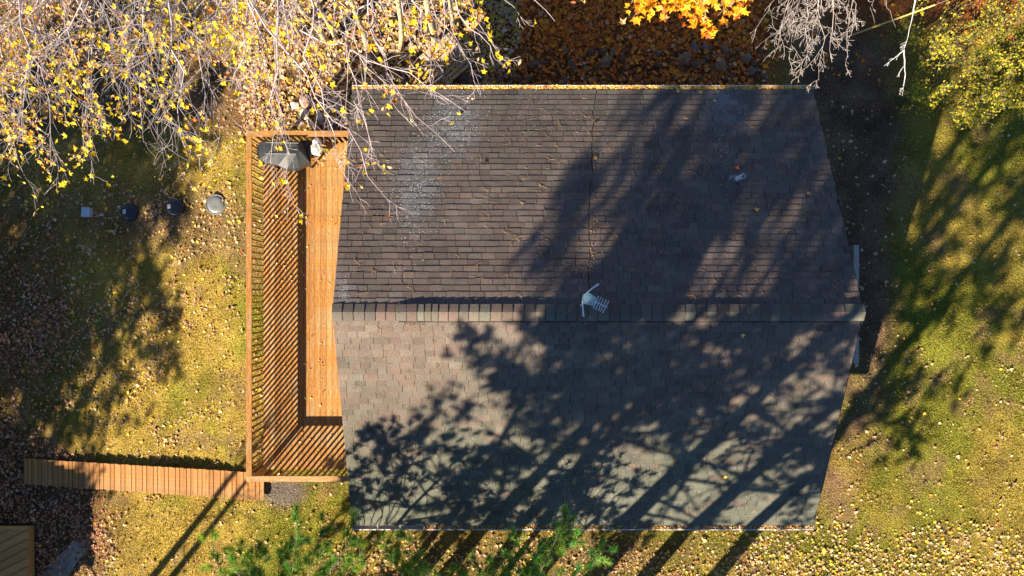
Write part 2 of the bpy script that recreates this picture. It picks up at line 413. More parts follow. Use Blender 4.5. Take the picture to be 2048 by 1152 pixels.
# ---- shingles, every tab a little wedge
slopeN = np.array([0, (YN - YR), -(ZR - ZE)]); LN = np.linalg.norm(slopeN); dN = slopeN / LN; nN = np.array([0, (ZR - ZE), (YN - YR)]) / LN
slopeS = np.array([0, (YS - YR), -(ZR - ZE)]); LS = np.linalg.norm(slopeS); dS = slopeS / LS; nS = np.array([0, -(ZR - ZE), (YR - YS)]) / LS
NROW = 38
sh = []      # (V 8x3, colour, distance to ridge)
for side in ('N', 'S'):
    Ls, d_, n_ = (LN, dN, nN) if side == 'N' else (LS, dS, nS)
    ex = Ls / NROW; ridge = np.array([0, YR, ZR])
    seam = 2.1
    for r in range(NROW):
        s0 = r * ex; s1 = (r + 1) * ex + .004
        x = XL + .01 - random.uniform(0, .2); seam += random.uniform(-.035, .03); seam += (2.08 + .5 * r / NROW - seam) * .25
        while x < XR - .02:
            w = random.choice((.2, .24, .27, .3, .32)) + random.uniform(-.02, .02)
            xa = max(x, XL); xb = min(x + w, XR - .005); gap = random.choice((.004, .007, .010, .012))
            nxt = x + w
            if side == 'N' and xa < seam < xb + .08:
                if xa < seam - .06: xb = seam - .006; nxt = seam + .006
                else: xa = seam + .006; nxt = max(nxt, xa + .15); xb = min(nxt, XR - .005)
            if xb - xa > .03:
                butt = random.uniform(.010, .016) * (1.0 if side == 'N' else .55)
                if random.random() < .08: butt *= 1.3
                sj = random.uniform(-.006, .006)
                P = lambda xx, s, h: ridge + d_ * s + n_ * h + np.array([xx, 0, 0])
                V = [P(xa, s0, .001), P(xb - gap, s0, .001), P(xb - gap, s1 + sj, .0015), P(xa, s1 + sj, .0015),
                     P(xa, s0, .0025), P(xb - gap, s0, .0025), P(xb - gap, s1 + sj + random.uniform(-.003, .003), butt), P(xa, s1 + sj, butt)]
                yc = ridge[1] + d_[1] * (s0 + s1) / 2; xc = (xa + xb) / 2
                f = fbm(np.array(xc), np.array(yc), .6, 21); low = (s0 / Ls)
                warm = np.array([.158, .126, .104]); cool = np.array([.125, .116, .100]); grn = np.array([.118, .122, .096]); red = np.array([.160, .112, .092])
                if side == 'N': c = warm * np.array([.90, .88, .93]) * (1 - .5 * low) + cool * .8 * .5 * low
                else:
                    t = min(max(low * 1.5 - .15 + (f - .5), 0), 1); c = warm * (1 - t) + grn * t
                if random.random() < (.22 if low < .5 else .05): c = c * .4 + red * .6
                if random.random() < .10: c = c * .7 + grn * .3
                c = c * random.gauss(1, .09) * (1 + .25 * (f - .5))
                if side == 'N':      # lichen film
                    qx, qy = to_px(xc, yc, ridge[2] + d_[2] * (s0 + s1) / 2)
                    for (ax_, ay_, bx_, by_) in ((905, 250, 45, 55), (835, 370, 38, 75), (690, 590, 14, 30), (1455, 215, 35, 35)):
                        w_ = math.exp(-(((qx - ax_) / bx_) ** 2 + ((qy - ay_) / by_) ** 2)) * random.uniform(.2, 1)
                        c = c * (1 - .55 * w_) + np.array([.24, .26, .29]) * .55 * w_
                sh.append((np.array(V), np.clip(c, .01, .5), s0 + abs(xc - 2.3) * .05))
            x = nxt
order = sorted(range(len(sh)), key=lambda i: sh[i][2])
for i in order[:296]:
    V, c, _ = sh[i]; ctr = V.mean(axis=0)
    MB().add(V - ctr, BOXF, col=c).build('shingle', M_shingle, roof).location = tuple(ctr)
fld = MB()
for i in order[296:]: fld.add(sh[i][0], BOXF, col=sh[i][1])
fo = fld.build('shingle_field', M_shingle, roof); fo['kind'] = 'stuff'
# ---- ridge vent and caps
VX = W(797, 620, ZR).x
rv = MB()
for sgn, hw in ((1, .15), (-1, .203)):  # south half widened: dark strip past the caps stands in for the gap's shade
    y0 = YR; y1 = YR + sgn * hw; dz = hw * .41
    rv.add([[VX, y0, ZR + .005], [XR, y0, ZR + .005], [XR, y1, ZR - dz], [VX, y1, ZR - dz],
            [VX, y0, ZR + .045], [XR, y0, ZR + .045], [XR, y1, ZR - dz + .04], [VX, y1, ZR - dz + .04]], BOXF)
rv.build('ridge_vent', M_under, roof)
x = XL - .01; k = 0
while x < XR - .02:
    w = .215 + random.uniform(-.025, .012)
    if VX + .2 < x < VX + .75: w = .14
    xb = min(x + w - .004, XR + .02); lift = .042 if x + w / 2 > VX else .006
    if x < VX < x + w: lift = .03
    hwN = .158 + random.uniform(-.004, .008); hwS = .182 + random.uniform(-.004, .006)
    prof = [(-hwS, -hwS * .41), (-.09, -.034), (0, .0), (.07, -.026), (hwN, -hwN * .41)]
    V = []
    for xx, e in ((x, .003), (xb - .006, .020)):
        for (py_, pz) in prof: V.append([xx, YR + py_, ZR + pz + lift + e + .006])
        for (py_, pz) in prof: V.append([xx, YR + py_, ZR + pz + lift + e])
    f4 = []
    for i in range(4):
        f4 += [[i, 10 + i, 11 + i, i + 1], [5 + i, 6 + i, 16 + i, 15 + i], [i, i + 1, 6 + i, 5 + i], [10 + i, 15 + i, 16 + i, 11 + i]]
    f4 += [[0, 5, 15, 10], [4, 14, 19, 9]]
    base = random.choice(((.155, .12, .10), (.145, .125, .10), (.14, .135, .11), (.155, .115, .098), (.13, .115, .10)))
    V = np.array(V); ctr = V.mean(axis=0)
    o = MB().add(V - ctr, f4, col=np.array(base) * random.gauss(.92, .08)).build('ridge_cap', M_shingle, roof)
    o.location = tuple(ctr); x += w
# ---- gutters
def gutter(y, sgn, zt):
    mb = MB(); w = .115; t = .006
    ya, yb = sorted((y, y + sgn * w))
    mb.box(XL - .005, XR + .005, ya, yb, zt - .11, zt - .104)
    yo = y + sgn * w
    mb.box(XL - .005, XR + .005, min(yo, yo - sgn * .022), max(yo, yo - sgn * .022), zt - .006, zt + .006)
    mb.box(XL - .005, XR + .005, min(yo, yo - sgn * t), max(yo, yo - sgn * t), zt - .104, zt - .006)
    for xx in (XL - .01, XR + .005): mb.box(xx, xx + .005, ya, yb, zt - .104, zt)
    g_ = hpart(mb, 'gutter', M_gutter)
    return g_
gN = gutter(YN + .005, 1, ZE - .02); gS = gutter(YS - .005, -1, ZE - .02)
for px_ in (755, 800, 848, 942, 1028, 1217, 1303, 1395, 1480, 1570):
    xx = W(px_, 1055, ZE).x
    MB().box(xx - .012, xx + .012, YS - .12, YS - .002, ZE - .03, ZE - .018).build('bracket', M_gutter, gS)
for px_ in (1240, 1060, 900, 1420, 1580):
    xx = W(px_, 175, ZE).x
    MB().box(xx - .012, xx + .012, YN + .002, YN + .12, ZE - .03, ZE - .018).build('bracket', M_gutter, gN)
fb = MB()
for yy, s in ((YN, 1), (YS, -1)):
    fb.box(XL + .01, XR - .01, min(yy - s * .02, yy + s * .003), max(yy - s * .02, yy + s * .003), ZE - .2, ZE - .02)
hpart(fb, 'fascia', M_siding)
# ---- vent pipe with blue flashing
vp0 = W(1471, 357, 0); yv = (590 - 357) * 14.55 / F; zv = roof_z(yv); vx = (1471 - NX) * (H - zv) / F
vp = MB(); R_ = .052; hh = .46
pts = [(vx, yv, zv - .05), (vx, yv, zv + hh), (vx, yv, zv + hh), (vx, yv, zv + hh - .25)]
vp.tube(pts[:1] + [(vx, yv, zv + hh)], [R_, R_], 20, caps=False)
vp.tube([(vx, yv, zv + hh), (vx, yv, zv + hh + .001)], [R_, R_ - .009], 20, caps=False)
vp.tube([(vx, yv, zv + hh), (vx, yv, zv)], [R_ - .009, R_ - .009], 20, caps=False)
vpo = hpart(vp, 'vent_pipe', M_pvc, smooth=False)
def on_roof(x, y, h):   # point h above the north slope
    b = np.array([x, y, roof_z(y)]); n_ = nN if y > YR else nS
    return b + n_ * h
fl = MB(); x0, x1 = vx - .15, vx + .14; y0, y1 = yv - .02, yv + .19
fl.add([on_roof(x0, y0, .014), on_roof(x1, y0, .014), on_roof(x1, y1 - .09, .016), on_roof(x0 + .03, y1 - .09, .016),
        on_roof(x0, y0, .018), on_roof(x1, y0, .018), on_roof(x1, y1 - .09, .02), on_roof(x0 + .03, y1 - .09, .02)], BOXF)
fl.build('flashing', M_blue, vpo)
bt = MB(); bt.tube([on_roof(vx, yv, 0), np.array([vx, yv, zv + .06]), np.array([vx, yv, zv + .11])], [.105, .085, .056], 20, caps=False)
bt.build('rubber_boot', mat('grey_rubber', (.13, .15, .16), rough=.5), vpo)
# loose tarred patch board by the vent
# ------------------------------------------------------------------ deck
ZD = 1.3
DX0 = -(969 - 527) * (H - ZD) / F; DY1 = 3.84; DY0 = -4.39
deck = empty('deck', (DX0, DY0, ZD)); DL = Vector(deck.location)
tag(deck, 'orange stained timber deck with slatted railing along the left side of the house', 'deck')
def dp(mb, name, m, parent=deck):
    o = mb.build(name, m, parent); o.location = -DL if parent is deck else (0, 0, 0); return o
def small(name, m, x0, x1, y0, y1, z0, z1, parent, off):
    c = ((x0 + x1) / 2, (y0 + y1) / 2, (z0 + z1) / 2)
    o = MB().box(x0 - c[0], x1 - c[0], y0 - c[1], y1 - c[1], z0 - c[2], z1 - c[2]).build(name, m, parent)
    o.location = Vector(c) - off; return o
x = DX0; bw = .1385
while x < wx0 - .05:
    cuts = [DY0] + ([random.uniform(-2.5, 2.2)] if random.random() < .6 else []) + [DY1]
    for a, b in zip(cuts[:-1], cuts[1:]):
        small('plank', M_wood_y, x, min(x + bw, wx0 - .003), a + .002, b - .002, ZD - .035 + random.uniform(-.002, .002), ZD, deck, DL)
    x += bw + .0058
small('joist', M_wood_y, DX0 + .02, DX0 + .06, DY0 + .03, DY1 - .03, ZD - .24, ZD - .036, deck, DL)
small('joist', M_wood_x, DX0 + .07, wx0 - .02, DY0 + .02, DY0 + .06, ZD - .24, ZD - .036, deck, DL)
small('joist', M_wood_x, DX0 + .07, wx0 - .02, DY1 - .06, DY1 - .02, ZD - .24, ZD - .036, deck, DL)
for yy in (-3, -1.5, 0, 1.5, 3): small('joist', M_wood_x, DX0 + .07, wx0 - .02, yy, yy + .04, ZD - .24, ZD - .036, deck, DL)
ZT = 2.30
rx = -(969 - 497.6) * (H - ZT) / F; ryS = -(958 - 590) * (H - ZT) / F; ryN = (590 - 267) * (H - ZT) / F; hw = .0655
small('top_rail', M_wood_y, rx - hw, rx + hw, ryS + hw + .003, ryN - hw - .003, ZT - .038, ZT, deck, DL)
small('top_rail', M_wood_x, rx - hw, wx0, ryS - hw, ryS + hw, ZT - .038, ZT, deck, DL)
small('top_rail', M_wood_x, rx - hw, wx0, ryN - hw, ryN + hw, ZT - .038, ZT, deck, DL)
inx = rx + .012
bal = MB().box(-.019, .019, -.019, .019, -.56, .50).build('baluster', M_wood_y, deck)
first = True
def baluster(x, y):
    global first
    o = bal if first else bal.copy()
    if not first: C.objects.link(o)
    first = False
    o.parent = deck; o.location = Vector((x, y, ZT - .54)) - DL
y = ryS + .13
while y < ryN - .08: baluster(DX0 - .02, y); y += .1505
x = DX0 + .12
while x < wx0 - .1:
    baluster(x, DY0 - .02); baluster(x, DY1 + .02); x += .1505
for (a, b, c_, d_) in ((DX0 - .045, DX0 - .012, DY0, DY1), ): pass
small('side_rail', M_wood_y, rx - .02, rx + .02, ryS, ryN, ZT - .13, ZT - .04, deck, DL)
small('side_rail', M_wood_x, rx, wx0, ryS - .02, ryS + .02, ZT - .13, ZT - .04, deck, DL)
small('side_rail', M_wood_x, rx, wx0, ryN - .02, ryN + .02, ZT - .13, ZT - .04, deck, DL)
for (px_, py_) in ((DX0 - .03, DY0 - .03), (DX0 - .03, DY1 + .03), (wx0 - .1, DY0 - .03), (wx0 - .1, DY1 + .03)):
    zg = float(ground_z(px_, py_)) - .1
    small('post', M_wood_y, px_ - .045, px_ + .045, py_ - .045, py_ + .045, zg, ZT - .04, deck, DL)

# ------------------------------------------------------------------ stairs going down to the left
st = empty('wooden_stairs', (-5.9, -5.1, .2)); SL = Vector(st.location)
tag(st, 'long shallow run of timber steps descending from the deck corner over the grass', 'stairs')
ys0, ys1 = -5.47, -4.74
sx = -(969 - 527.5) * (H - .3) / F; z = .30; n_st = 22
for i in range(n_st):
    for j in range(3):
        xb = sx - j * .117 ; xa = xb - .098
        small('tread_plank', M_wood_s, xa, xb, ys0 + random.uniform(-.004, .004), ys1 + random.uniform(-.004, .004), z - .04, z, st, SL)
    small('riser', M_wood_s, sx - .325, sx - .30, ys0 + .03, ys1 - .03, z - .13, z - .042, st, SL)
    sx -= .3375; z -= .0725
for yy in (ys0 + .05, ys1 - .09):
    mb = MB(); mb.bar((-5.95, yy + .02, .13), (-5.9 - n_st * .3375, yy + .02, .13 - n_st * .0725), .04, .17)
    o = mb.build('stringer', M_wood_s, st); o.location = -SL

# ------------------------------------------------------------------ side landing on the right gable
lz = 1.9; lx = (1718 - NX) * (H - lz) / F; la = (590 - 490) * (H - lz) / F; lb = -(728 - 590) * (H - lz) / F
ld = empty('side_landing', (lx, 0, 0)); LL = Vector(ld.location)
tag(ld, 'weathered grey timber landing with rail showing beside the right gable', 'landing')
small('top_rail', M_wood_grey, lx - .125, lx, lb, la, lz - .038, lz, ld, LL)
x = wx1 + .02
while x < lx - .15:
    small('plank', M_wood_grey, x, x + .135, lb - .08, la + .05, .86, .90, ld, LL); x += .141
for yy in (lb + .05, la - .05, 0):
    small('post', M_wood_grey, lx - .11, lx - .02, yy - .045, yy + .045, -.1, lz - .04, ld, LL)
for k in range(17):
    yy = lb + .16 + k * (la - lb - .3) / 16
    small('baluster', M_wood_grey, lx - .08, lx - .05, yy - .015, yy + .015, .9, lz - .04, ld, LL)

# ------------------------------------------------------------------ antenna on the ridge
az = 5.62
mb_ = W(1178, 606, ZR)
ant = empty('tv_antenna', (W(1176, 600, az).x, YR, ZR)); AL = Vector(ant.location)
tag(ant, 'pale blue-green television antenna with V shaped arms standing on the roof ridge', 'antenna')
def ap(mb, name, m, parent=ant):
    o = mb.build(name, m, parent); o.location = -AL if parent is ant else (0, 0, 0); return o
A = lambda px, py, z=az: W(px, py, z)
mx, my = A(1176, 600).x, A(1176, 600).y
ap(MB().tube([(mx, my, ZR - .02), (mx, my, az - .03)], [.017, .017], 8), 'mast', M_alu)
ap(MB().bar((mx - .06, my - .12, ZR + .02), (mx, my, ZR + .3), .02, .02).bar((mx + .14, my - .1, ZR + .02), (mx, my, ZR + .3), .02, .02), 'strut', M_alu)
pan = MB(); q = [A(1177, 585), A(1193, 595), A(1192, 603), A(1187, 612.5), A(1166, 607), A(1164.5, 596), A(1168, 588)]
for dz, in ((0,),): pass
Vt = [list(v) for v in q] + [[v.x, v.y, v.z - .03] for v in q]; n = len(q)
pan.add(Vt, [[i, (i + 1) % n, n + (i + 1) % n, n + i] for i in range(n)], [[0, i, i + 1] for i in range(1, n - 1)] + [[n, n + i + 1, n + i] for i in range(1, n - 1)])
po = ap(pan, 'reflector_panel', M_teal)
for k in range(6):   # raised grille bars across the panel
    t = (k + .5) / 6
    a = A(1169 + 22 * t, 589 + 6 * t, az + .006); b = A(1166 + 19 * t, 605 + 6 * t, az + .006)
    MB().bar(a, b, .008, .01).build('grille_bar', M_alu, po)
ap(MB().tube([A(1171, 588), A(1184, 577), A(1198, 567.6, az + .03)], [.013, .016, .018], 8), 'arm', M_alu)
ap(MB().tube([A(1165, 600), A(1165.5, 615), A(1167, 633, az + .03)], [.013, .016, .02], 8), 'arm', M_alu)
ap(MB().tube([A(1190, 603), A(1214, 614.6)], [.013, .011], 8), 'boom', M_alu)
for (a, b) in (((1197.6, 592), (1186.6, 617)), ((1202, 594), (1191.5, 619.5)), ((1206.8, 596.2), (1196.6, 621.5)), ((1212.8, 599), (1200.3, 623.3)), ((1218, 601.4), (1205.3, 625.6))):
    ap(MB().tube([A(*a, az + .02), A(*b, az + .02)], [.008, .009], 6), 'element', M_alu)

# ------------------------------------------------------------------ septic lids and pump pedestal in the lawn
def lid(px, py, rpx, m, dome, label, sticker):
    p = G(px, py); p.z += .10; R = rpx * (H - p.z) / F
    t = empty('tank_lid', (p.x, p.y, p.z - .12)); tag(t, label, 'tank lid', 'round tank lids set in the lawn')
    n = 36; rim = MB()
    prof = [(R * .99, -.2), (R * .99, .09), (R, .12), (R * .97, .135), (R * .90, .13), (R * .885, .115)]
    V = [[math.cos(2 * math.pi * j / n) * r, math.sin(2 * math.pi * j / n) * r, z] for r, z in prof for j in range(n)]
    rim.add(V, [[i * n + j, i * n + (j + 1) % n, (i + 1) * n + (j + 1) % n, (i + 1) * n + j] for i in range(len(prof) - 1) for j in range(n)])
    rim.build('rim', m, t, True)
    dm = MB(); rs = [R * .885 * s for s in (1, .9, .7, .45, .2, .07)]
    zs = [.115, .115 + dome * .5, .115 + dome * .85, .115 + dome, .115 + dome * .98, .115 + dome * .9]
    V = [[math.cos(2 * math.pi * j / n) * r, math.sin(2 * math.pi * j / n) * r, z] for r, z in zip(rs, zs) for j in range(n)] + [[0, 0, zs[-1] + .004]]
    dm.add(V, [[i * n + j, i * n + (j + 1) % n, (i + 1) * n + (j + 1) % n, (i + 1) * n + j] for i in range(len(rs) - 1) for j in range(n)], [[len(V) - 1, 5 * n + j, 5 * n + (j + 1) % n] for j in range(n)])
    dm.build('cover', m, t, True)
    for k in range(6):
        a = k * math.pi / 3 + .3
        MB().box(-.012, .012, -.012, .012, 0, .008).build('bolt', M_lidgrey, t).location = (math.cos(a) * R * .94, math.sin(a) * R * .94, .134)
    if sticker:
        s = MB().box(-.04, .04, -.055, .055, 0, .004).build('label_plate', M_paper, t)
        s.location = (-R * .45, R * .08, .115 + dome * .9 + .006); s.rotation_euler = (0, -.08, .05)
        for k in range(4):
            MB().box(-.026, .026 - .008 * (k % 2), -.003, .003, 0, .001).build('print_line', M_black, s).location = (0, .03 - k * .016, .0045)
lid(262, 426, 17.5, M_black, .05, 'smallest dark round tank lid, the one nearest the blue pedestal box', True)
lid(352, 416, 19.5, M_black, .06, 'dark round tank lid with a white label, between the other two lids', True)
lid(434.5, 410, 20.5, M_lidgrey, .05, 'pale grey sunlit round tank lid closest to the deck', False)
p = G(186, 427); pb = empty('pump_pedestal', p); tag(pb, 'small pale blue electrical box with a grey pipe beside it in the lawn', 'utility box')
MB().box(-.04, .04, -.04, .04, 0, .16).build('post', M_wood_grey, pb)
bx = MB().box(-.11, .09, -.12, .12, .16, .34).build('box', mat('pale_blue_paint', (.42, .52, .62), rough=.5), pb)
MB().box(-.125, .10, -.135, .135, .341, .355).build('lid', mat('pale_blue_paint'), bx)
for yy in (-.08, 0, .08): MB().tube([(-.16, yy, .28), (-.11, yy, .28)], [.02, .02], 8).build('conduit', M_pvc, bx)
MB().tube([(.25, -.05, 0), (.25, -.05, .10), (.30, -.05, .16), (.42, -.05, .17)], [.045] * 4, 10).build('pipe', M_lidgrey, pb)

# ------------------------------------------------------------------ covered grill on the deck
gr = empty('covered_grill', (W(570, 306, 2.2).x, W(570, 306, 2.2).y, ZD)); tag(gr, 'gas grill under a fitted grey cover at the top corner of the deck', 'grill')
GL = Vector(gr.location)
def gpt(px, py, z): v = W(px, py, z) - GL; return [v.x, v.y, v.z]
cv = MB()
low = [(518, 288), (513, 300), (516, 318), (530, 328), (556, 332), (575, 343), (600, 341), (622, 330), (623, 305), (612, 285), (560, 280)]
mid = [(519, 285), (518, 305), (520, 317), (532, 326), (556, 330), (574, 338), (598, 336), (618, 323), (610, 302), (606, 284), (560, 281)]
top = [(531, 286), (530, 296), (530, 306), (536, 307), (556, 307), (575, 308), (592, 308), (600, 303), (596, 294), (592, 285), (560, 284)]
rings = [([(x + (570 - x) * -.0, y) for x, y in low], ZD + .30), (low, ZD + .55), (mid, ZD + .92), (top, ZD + 1.16)]
V = []
for rg, zz in rings: V += [gpt(a + random.uniform(-1, 1), b + random.uniform(-1, 1), zz + random.uniform(-.02, .02)) for a, b in rg]
V.append(gpt(562, 296, ZD + 1.17)); n = 11
cv.add(V, [[i * n + j, i * n + (j + 1) % n, (i + 1) * n + (j + 1) % n, (i + 1) * n + j] for i in range(3) for j in range(n)], [[4 * n, 3 * n + j, 3 * n + (j + 1) % n] for j in range(n)])
co = cv.build('cover', M_cover, gr)
for a, b in (((531, 285), (597, 286)), ((530, 307), (592, 308))):
    pa = gpt(*a, ZD + 1.165); pb_ = gpt(*b, ZD + 1.165); MB().tube([pa, pb_], [.012, .012], 6).build('piping', M_lidgrey, co)
bb = MB(); c0 = gpt(611, 303, ZD + .85); bb.box(c0[0] - .13, c0[0] + .12, c0[1] - .24, c0[1] + .27, c0[2] - .04, c0[2]).build('side_shelf', M_black, gr)
for dx in (-.42, .42):
    for dy in (-.18, .18): MB().box(dx - .02, dx + .02, dy - .02, dy + .02, 0, .32).build('leg', M_black, gr)
MB().tube([(-.45, -.2, .06), (-.45, .2, .06)], [.06, .06], 12).build('wheel', M_black, gr)
bag = bmesh.new(); bmesh.ops.create_icosphere(bag, subdivisions=3, radius=.17)
for v in bag.verts:
    nn = mnoise.noise(v.co * 9) * .35 + mnoise.noise(v.co * 22) * .2; v.co *= 1 + nn; v.co.z *= .8; v.co.x *= .8; v.co.y *= 1.15
me = bpy.data.meshes.new('crumpled_bag'); bag.to_mesh(me); bag.free(); me.materials.append(M_bag)
bo = link(bpy.data.objects.new('crumpled_bag', me)); bo.location = W(635, 295, ZD + .98); bo.location.z = ZD + .97
tag(bo, 'crumpled pale bag on the right-hand shelf of the covered grill', 'bag')

# ------------------------------------------------------------------ guy wire with yellow guard
a = G(1682, 78); b = W(1862, 12.5, 1.85); d = (b - a).normalized()
gw = empty('guy_wire', a); tag(gw, 'steel guy wire in a yellow guard slanting over the ground beyond the roof corner', 'guy wire')
MB().tube([d * .05, d * 2.25], [.022, .022], 10).build('guard', M_yellow, gw)
MB().tube([d * 2.24, d * 12], [.006, .006], 6).build('wire', M_wire, gw)
MB().tube([(0, 0, -.2), (0, 0, .06)], [.03, .03], 8).build('anchor', M_wire, gw)

# ------------------------------------------------------------------ slatted dock section leaning behind the house
pc = W(893, 118, .45); pl = empty('timber_ramp', (pc.x, pc.y, 0)); tag(pl, 'small ramp of narrow timber slats strewn with leaves behind the upper left roof corner', 'ramp')
u = Vector((.74, .67, 0)).normalized(); v_ = Vector((u.y, -u.x, 0))
for k in range(9):
    c = v_ * ((k - 4) * .118); L_ = .5 + random.uniform(-.03, .03)
    MB().bar(c - u * L_ + Vector((0, 0, .45 - k * .012)), c + u * L_ + Vector((0, 0, .45 - k * .012)), .085, .035).build('slat', mat('tan_timber', (.50, .36, .22), rough=.8, nscale=6, namt=.25), pl)
for s in (-.38, .38):
    MB().bar(u * s - v_ * .52 + Vector((0, 0, .45)), u * s + v_ * .52 + Vector((0, 0, .34)), .05, .1).build('bearer', M_wood_grey, pl)
    for t in (-.45, .45): MB().bar(u * s + v_ * t + Vector((0, 0, 0)), u * s + v_ * t + Vector((0, 0, .38)), .06, .06, up=(1, 0, 0)).build('leg', M_wood_grey, pl)

# ------------------------------------------------------------------ lower left: timber platform, shed, concrete path
def planks_poly(parent, ox, oy, zt, ang, n, wid, ln, m):
    c, s = math.cos(ang), math.sin(ang)
    for k in range(n):
        o = MB().box(-ln / 2, ln / 2, -wid / 2 + .004, wid / 2 - .004, -.03, random.uniform(-.002, .002)).build('plank', m, parent)
        o.rotation_euler = (0, 0, ang); o.location = (ox - s * k * wid, oy + c * k * wid, zt)
zz = float(ground_z(-13, -6.5)) + .30
e0 = W(56, 1058, zz)
pf = empty('timber_platform', (e0.x, e0.y, zz)); tag(pf, 'low brown platform of wide diagonal boards at the lower left beside the leaf covered slab', 'platform')
PM = mat('brown_platform_board', (.50, .28, .10), rough=.8, nscale=4, namt=.2, stretch=(.6, 6, 6), objvar=.1)
ang = math.radians(27); cs, sn = math.cos(ang), math.sin(ang); wid = .235
for k in range(-8, 20):          # boards clipped to the rectangle x -3..0, y -4..0
    q0 = -k * wid
    # line offset q from corner, clip polygon
    def clip(poly, a, b, c):
        out = []
        for i in range(len(poly)):
            p, r = poly[i], poly[(i + 1) % len(poly)]; dp_ = a * p[0] + b * p[1] - c; dr = a * r[0] + b * r[1] - c
            if dp_ <= 0: out.append(p)
            if dp_ * dr < 0: t = dp_ / (dp_ - dr); out.append((p[0] + (r[0] - p[0]) * t, p[1] + (r[1] - p[1]) * t))
        return out
    poly = [(-3, -4), (0, -4), (0, 0), (-3, 0)]
    poly = clip(poly, -sn, cs, q0 + wid - .022)
    if poly: poly = clip(poly, sn, -cs, -q0)
    if len(poly) >= 3:
        n = len(poly); V = [[p[0], p[1], 0] for p in poly] + [[p[0], p[1], -.035] for p in poly]
        mb = MB(); mb.add(V, [[i, n + i, n + (i + 1) % n, (i + 1) % n] for i in range(n)], [[0, i, i + 1] for i in range(1, n - 1)] + [[n, n + i + 1, n + i] for i in range(1, n - 1)])
        mb.build('plank', PM, pf)
MB().box(-3, -.02, -3.98, -.02, -.33, -.037).build('frame', PM, pf)

shd = empty('garden_shed', (-15.9, -9.5, -1.6)); tag(shd, 'brown timber shed past the lower left corner that throws the square shadow', 'shed')
MB().box(-2.0, 1.9, -1.2, 1.25, 0, 3.05).build('wall', M_siding, shd)
rf = MB(); rf.add([[-2.2, -1.45, 3.05], [2.1, -1.45, 3.05], [2.1, 1.45, 3.05], [-2.2, 1.45, 3.05], [-2.2, -1.45, 3.15], [2.1, -1.45, 3.15], [2.1, 1.45, 3.15], [-2.2, 1.45, 3.15]], BOXF)
rf.build('roof', M_under, shd)
dr = MB().box(-.4, .4, -1.24, -1.202, .05, 1.95).build('door', M_wood_grey, shd)

# concrete path end
def gpoly(name, pts, lift, thick, m, label):
    P = [G(a, b) for a, b in pts]; n = len(P)
    V = [[p.x, p.y, p.z + lift] for p in P] + [[p.x, p.y, p.z - thick] for p in P]
    o = MB().add(V, [[i, n + i, n + (i + 1) % n, (i + 1) % n] for i in range(n)], [[0, i, i + 1] for i in range(1, n - 1)]).build(name, m)
    tag(o, label, kind='structure'); return o
gpoly('path', [(150, 1080), (163, 1077), (175, 1080), (180, 1087), (179, 1096), (164, 1112), (150, 1132), (130, 1165), (110, 1200), (40, 1200), (85, 1150), (115, 1115)], .03, .1, M_concrete, 'grey concrete path end among leaves')

# ------------------------------------------------------------------ rocks
def rock_mesh(seed, sub=2):
    bm = bmesh.new(); bmesh.ops.create_icosphere(bm, subdivisions=sub, radius=1)
    for v in bm.verts:
        n = mnoise.noise(v.co * .9 + Vector((seed * 5.1, 0, 0))) * .5 + mnoise.noise(v.co * 2.2 + Vector((0, seed * 3.3, 0))) * .22
        v.co *= 1 + n
    me = bpy.data.meshes.new('boulder'); bm.to_mesh(me); bm.free()
    return me
rock_meshes = [rock_mesh(i) for i in range(9)]
for me in rock_meshes:
    me.materials.append(M_rock); me.polygons.foreach_set('use_smooth', [False] * len(me.polygons))
def rock(px, py, rx_, ry_, col, name, label, group, zl=.35, ang=None, flat=.75):
    p = G(px, py); me = random.choice(rock_meshes).copy()
    at = me.color_attributes.new('col', 'FLOAT_COLOR', 'POINT')
    at.data.foreach_set('color', np.tile([*col, 1], len(me.vertices)).astype(np.float32))
    o = link(bpy.data.objects.new(name, me)); s = (H - .2) / F
    o.scale = (rx_ * s * .9, ry_ * s * .9, min(rx_, ry_) * s * flat); o.location = p + Vector((0, 0, o.scale.z * zl))
    o.rotation_euler = (0, 0, ang if ang is not None else random.uniform(0, 3.14)); tag(o, label, 'boulder', group)
BG = 'boulders banked along the back of the house'
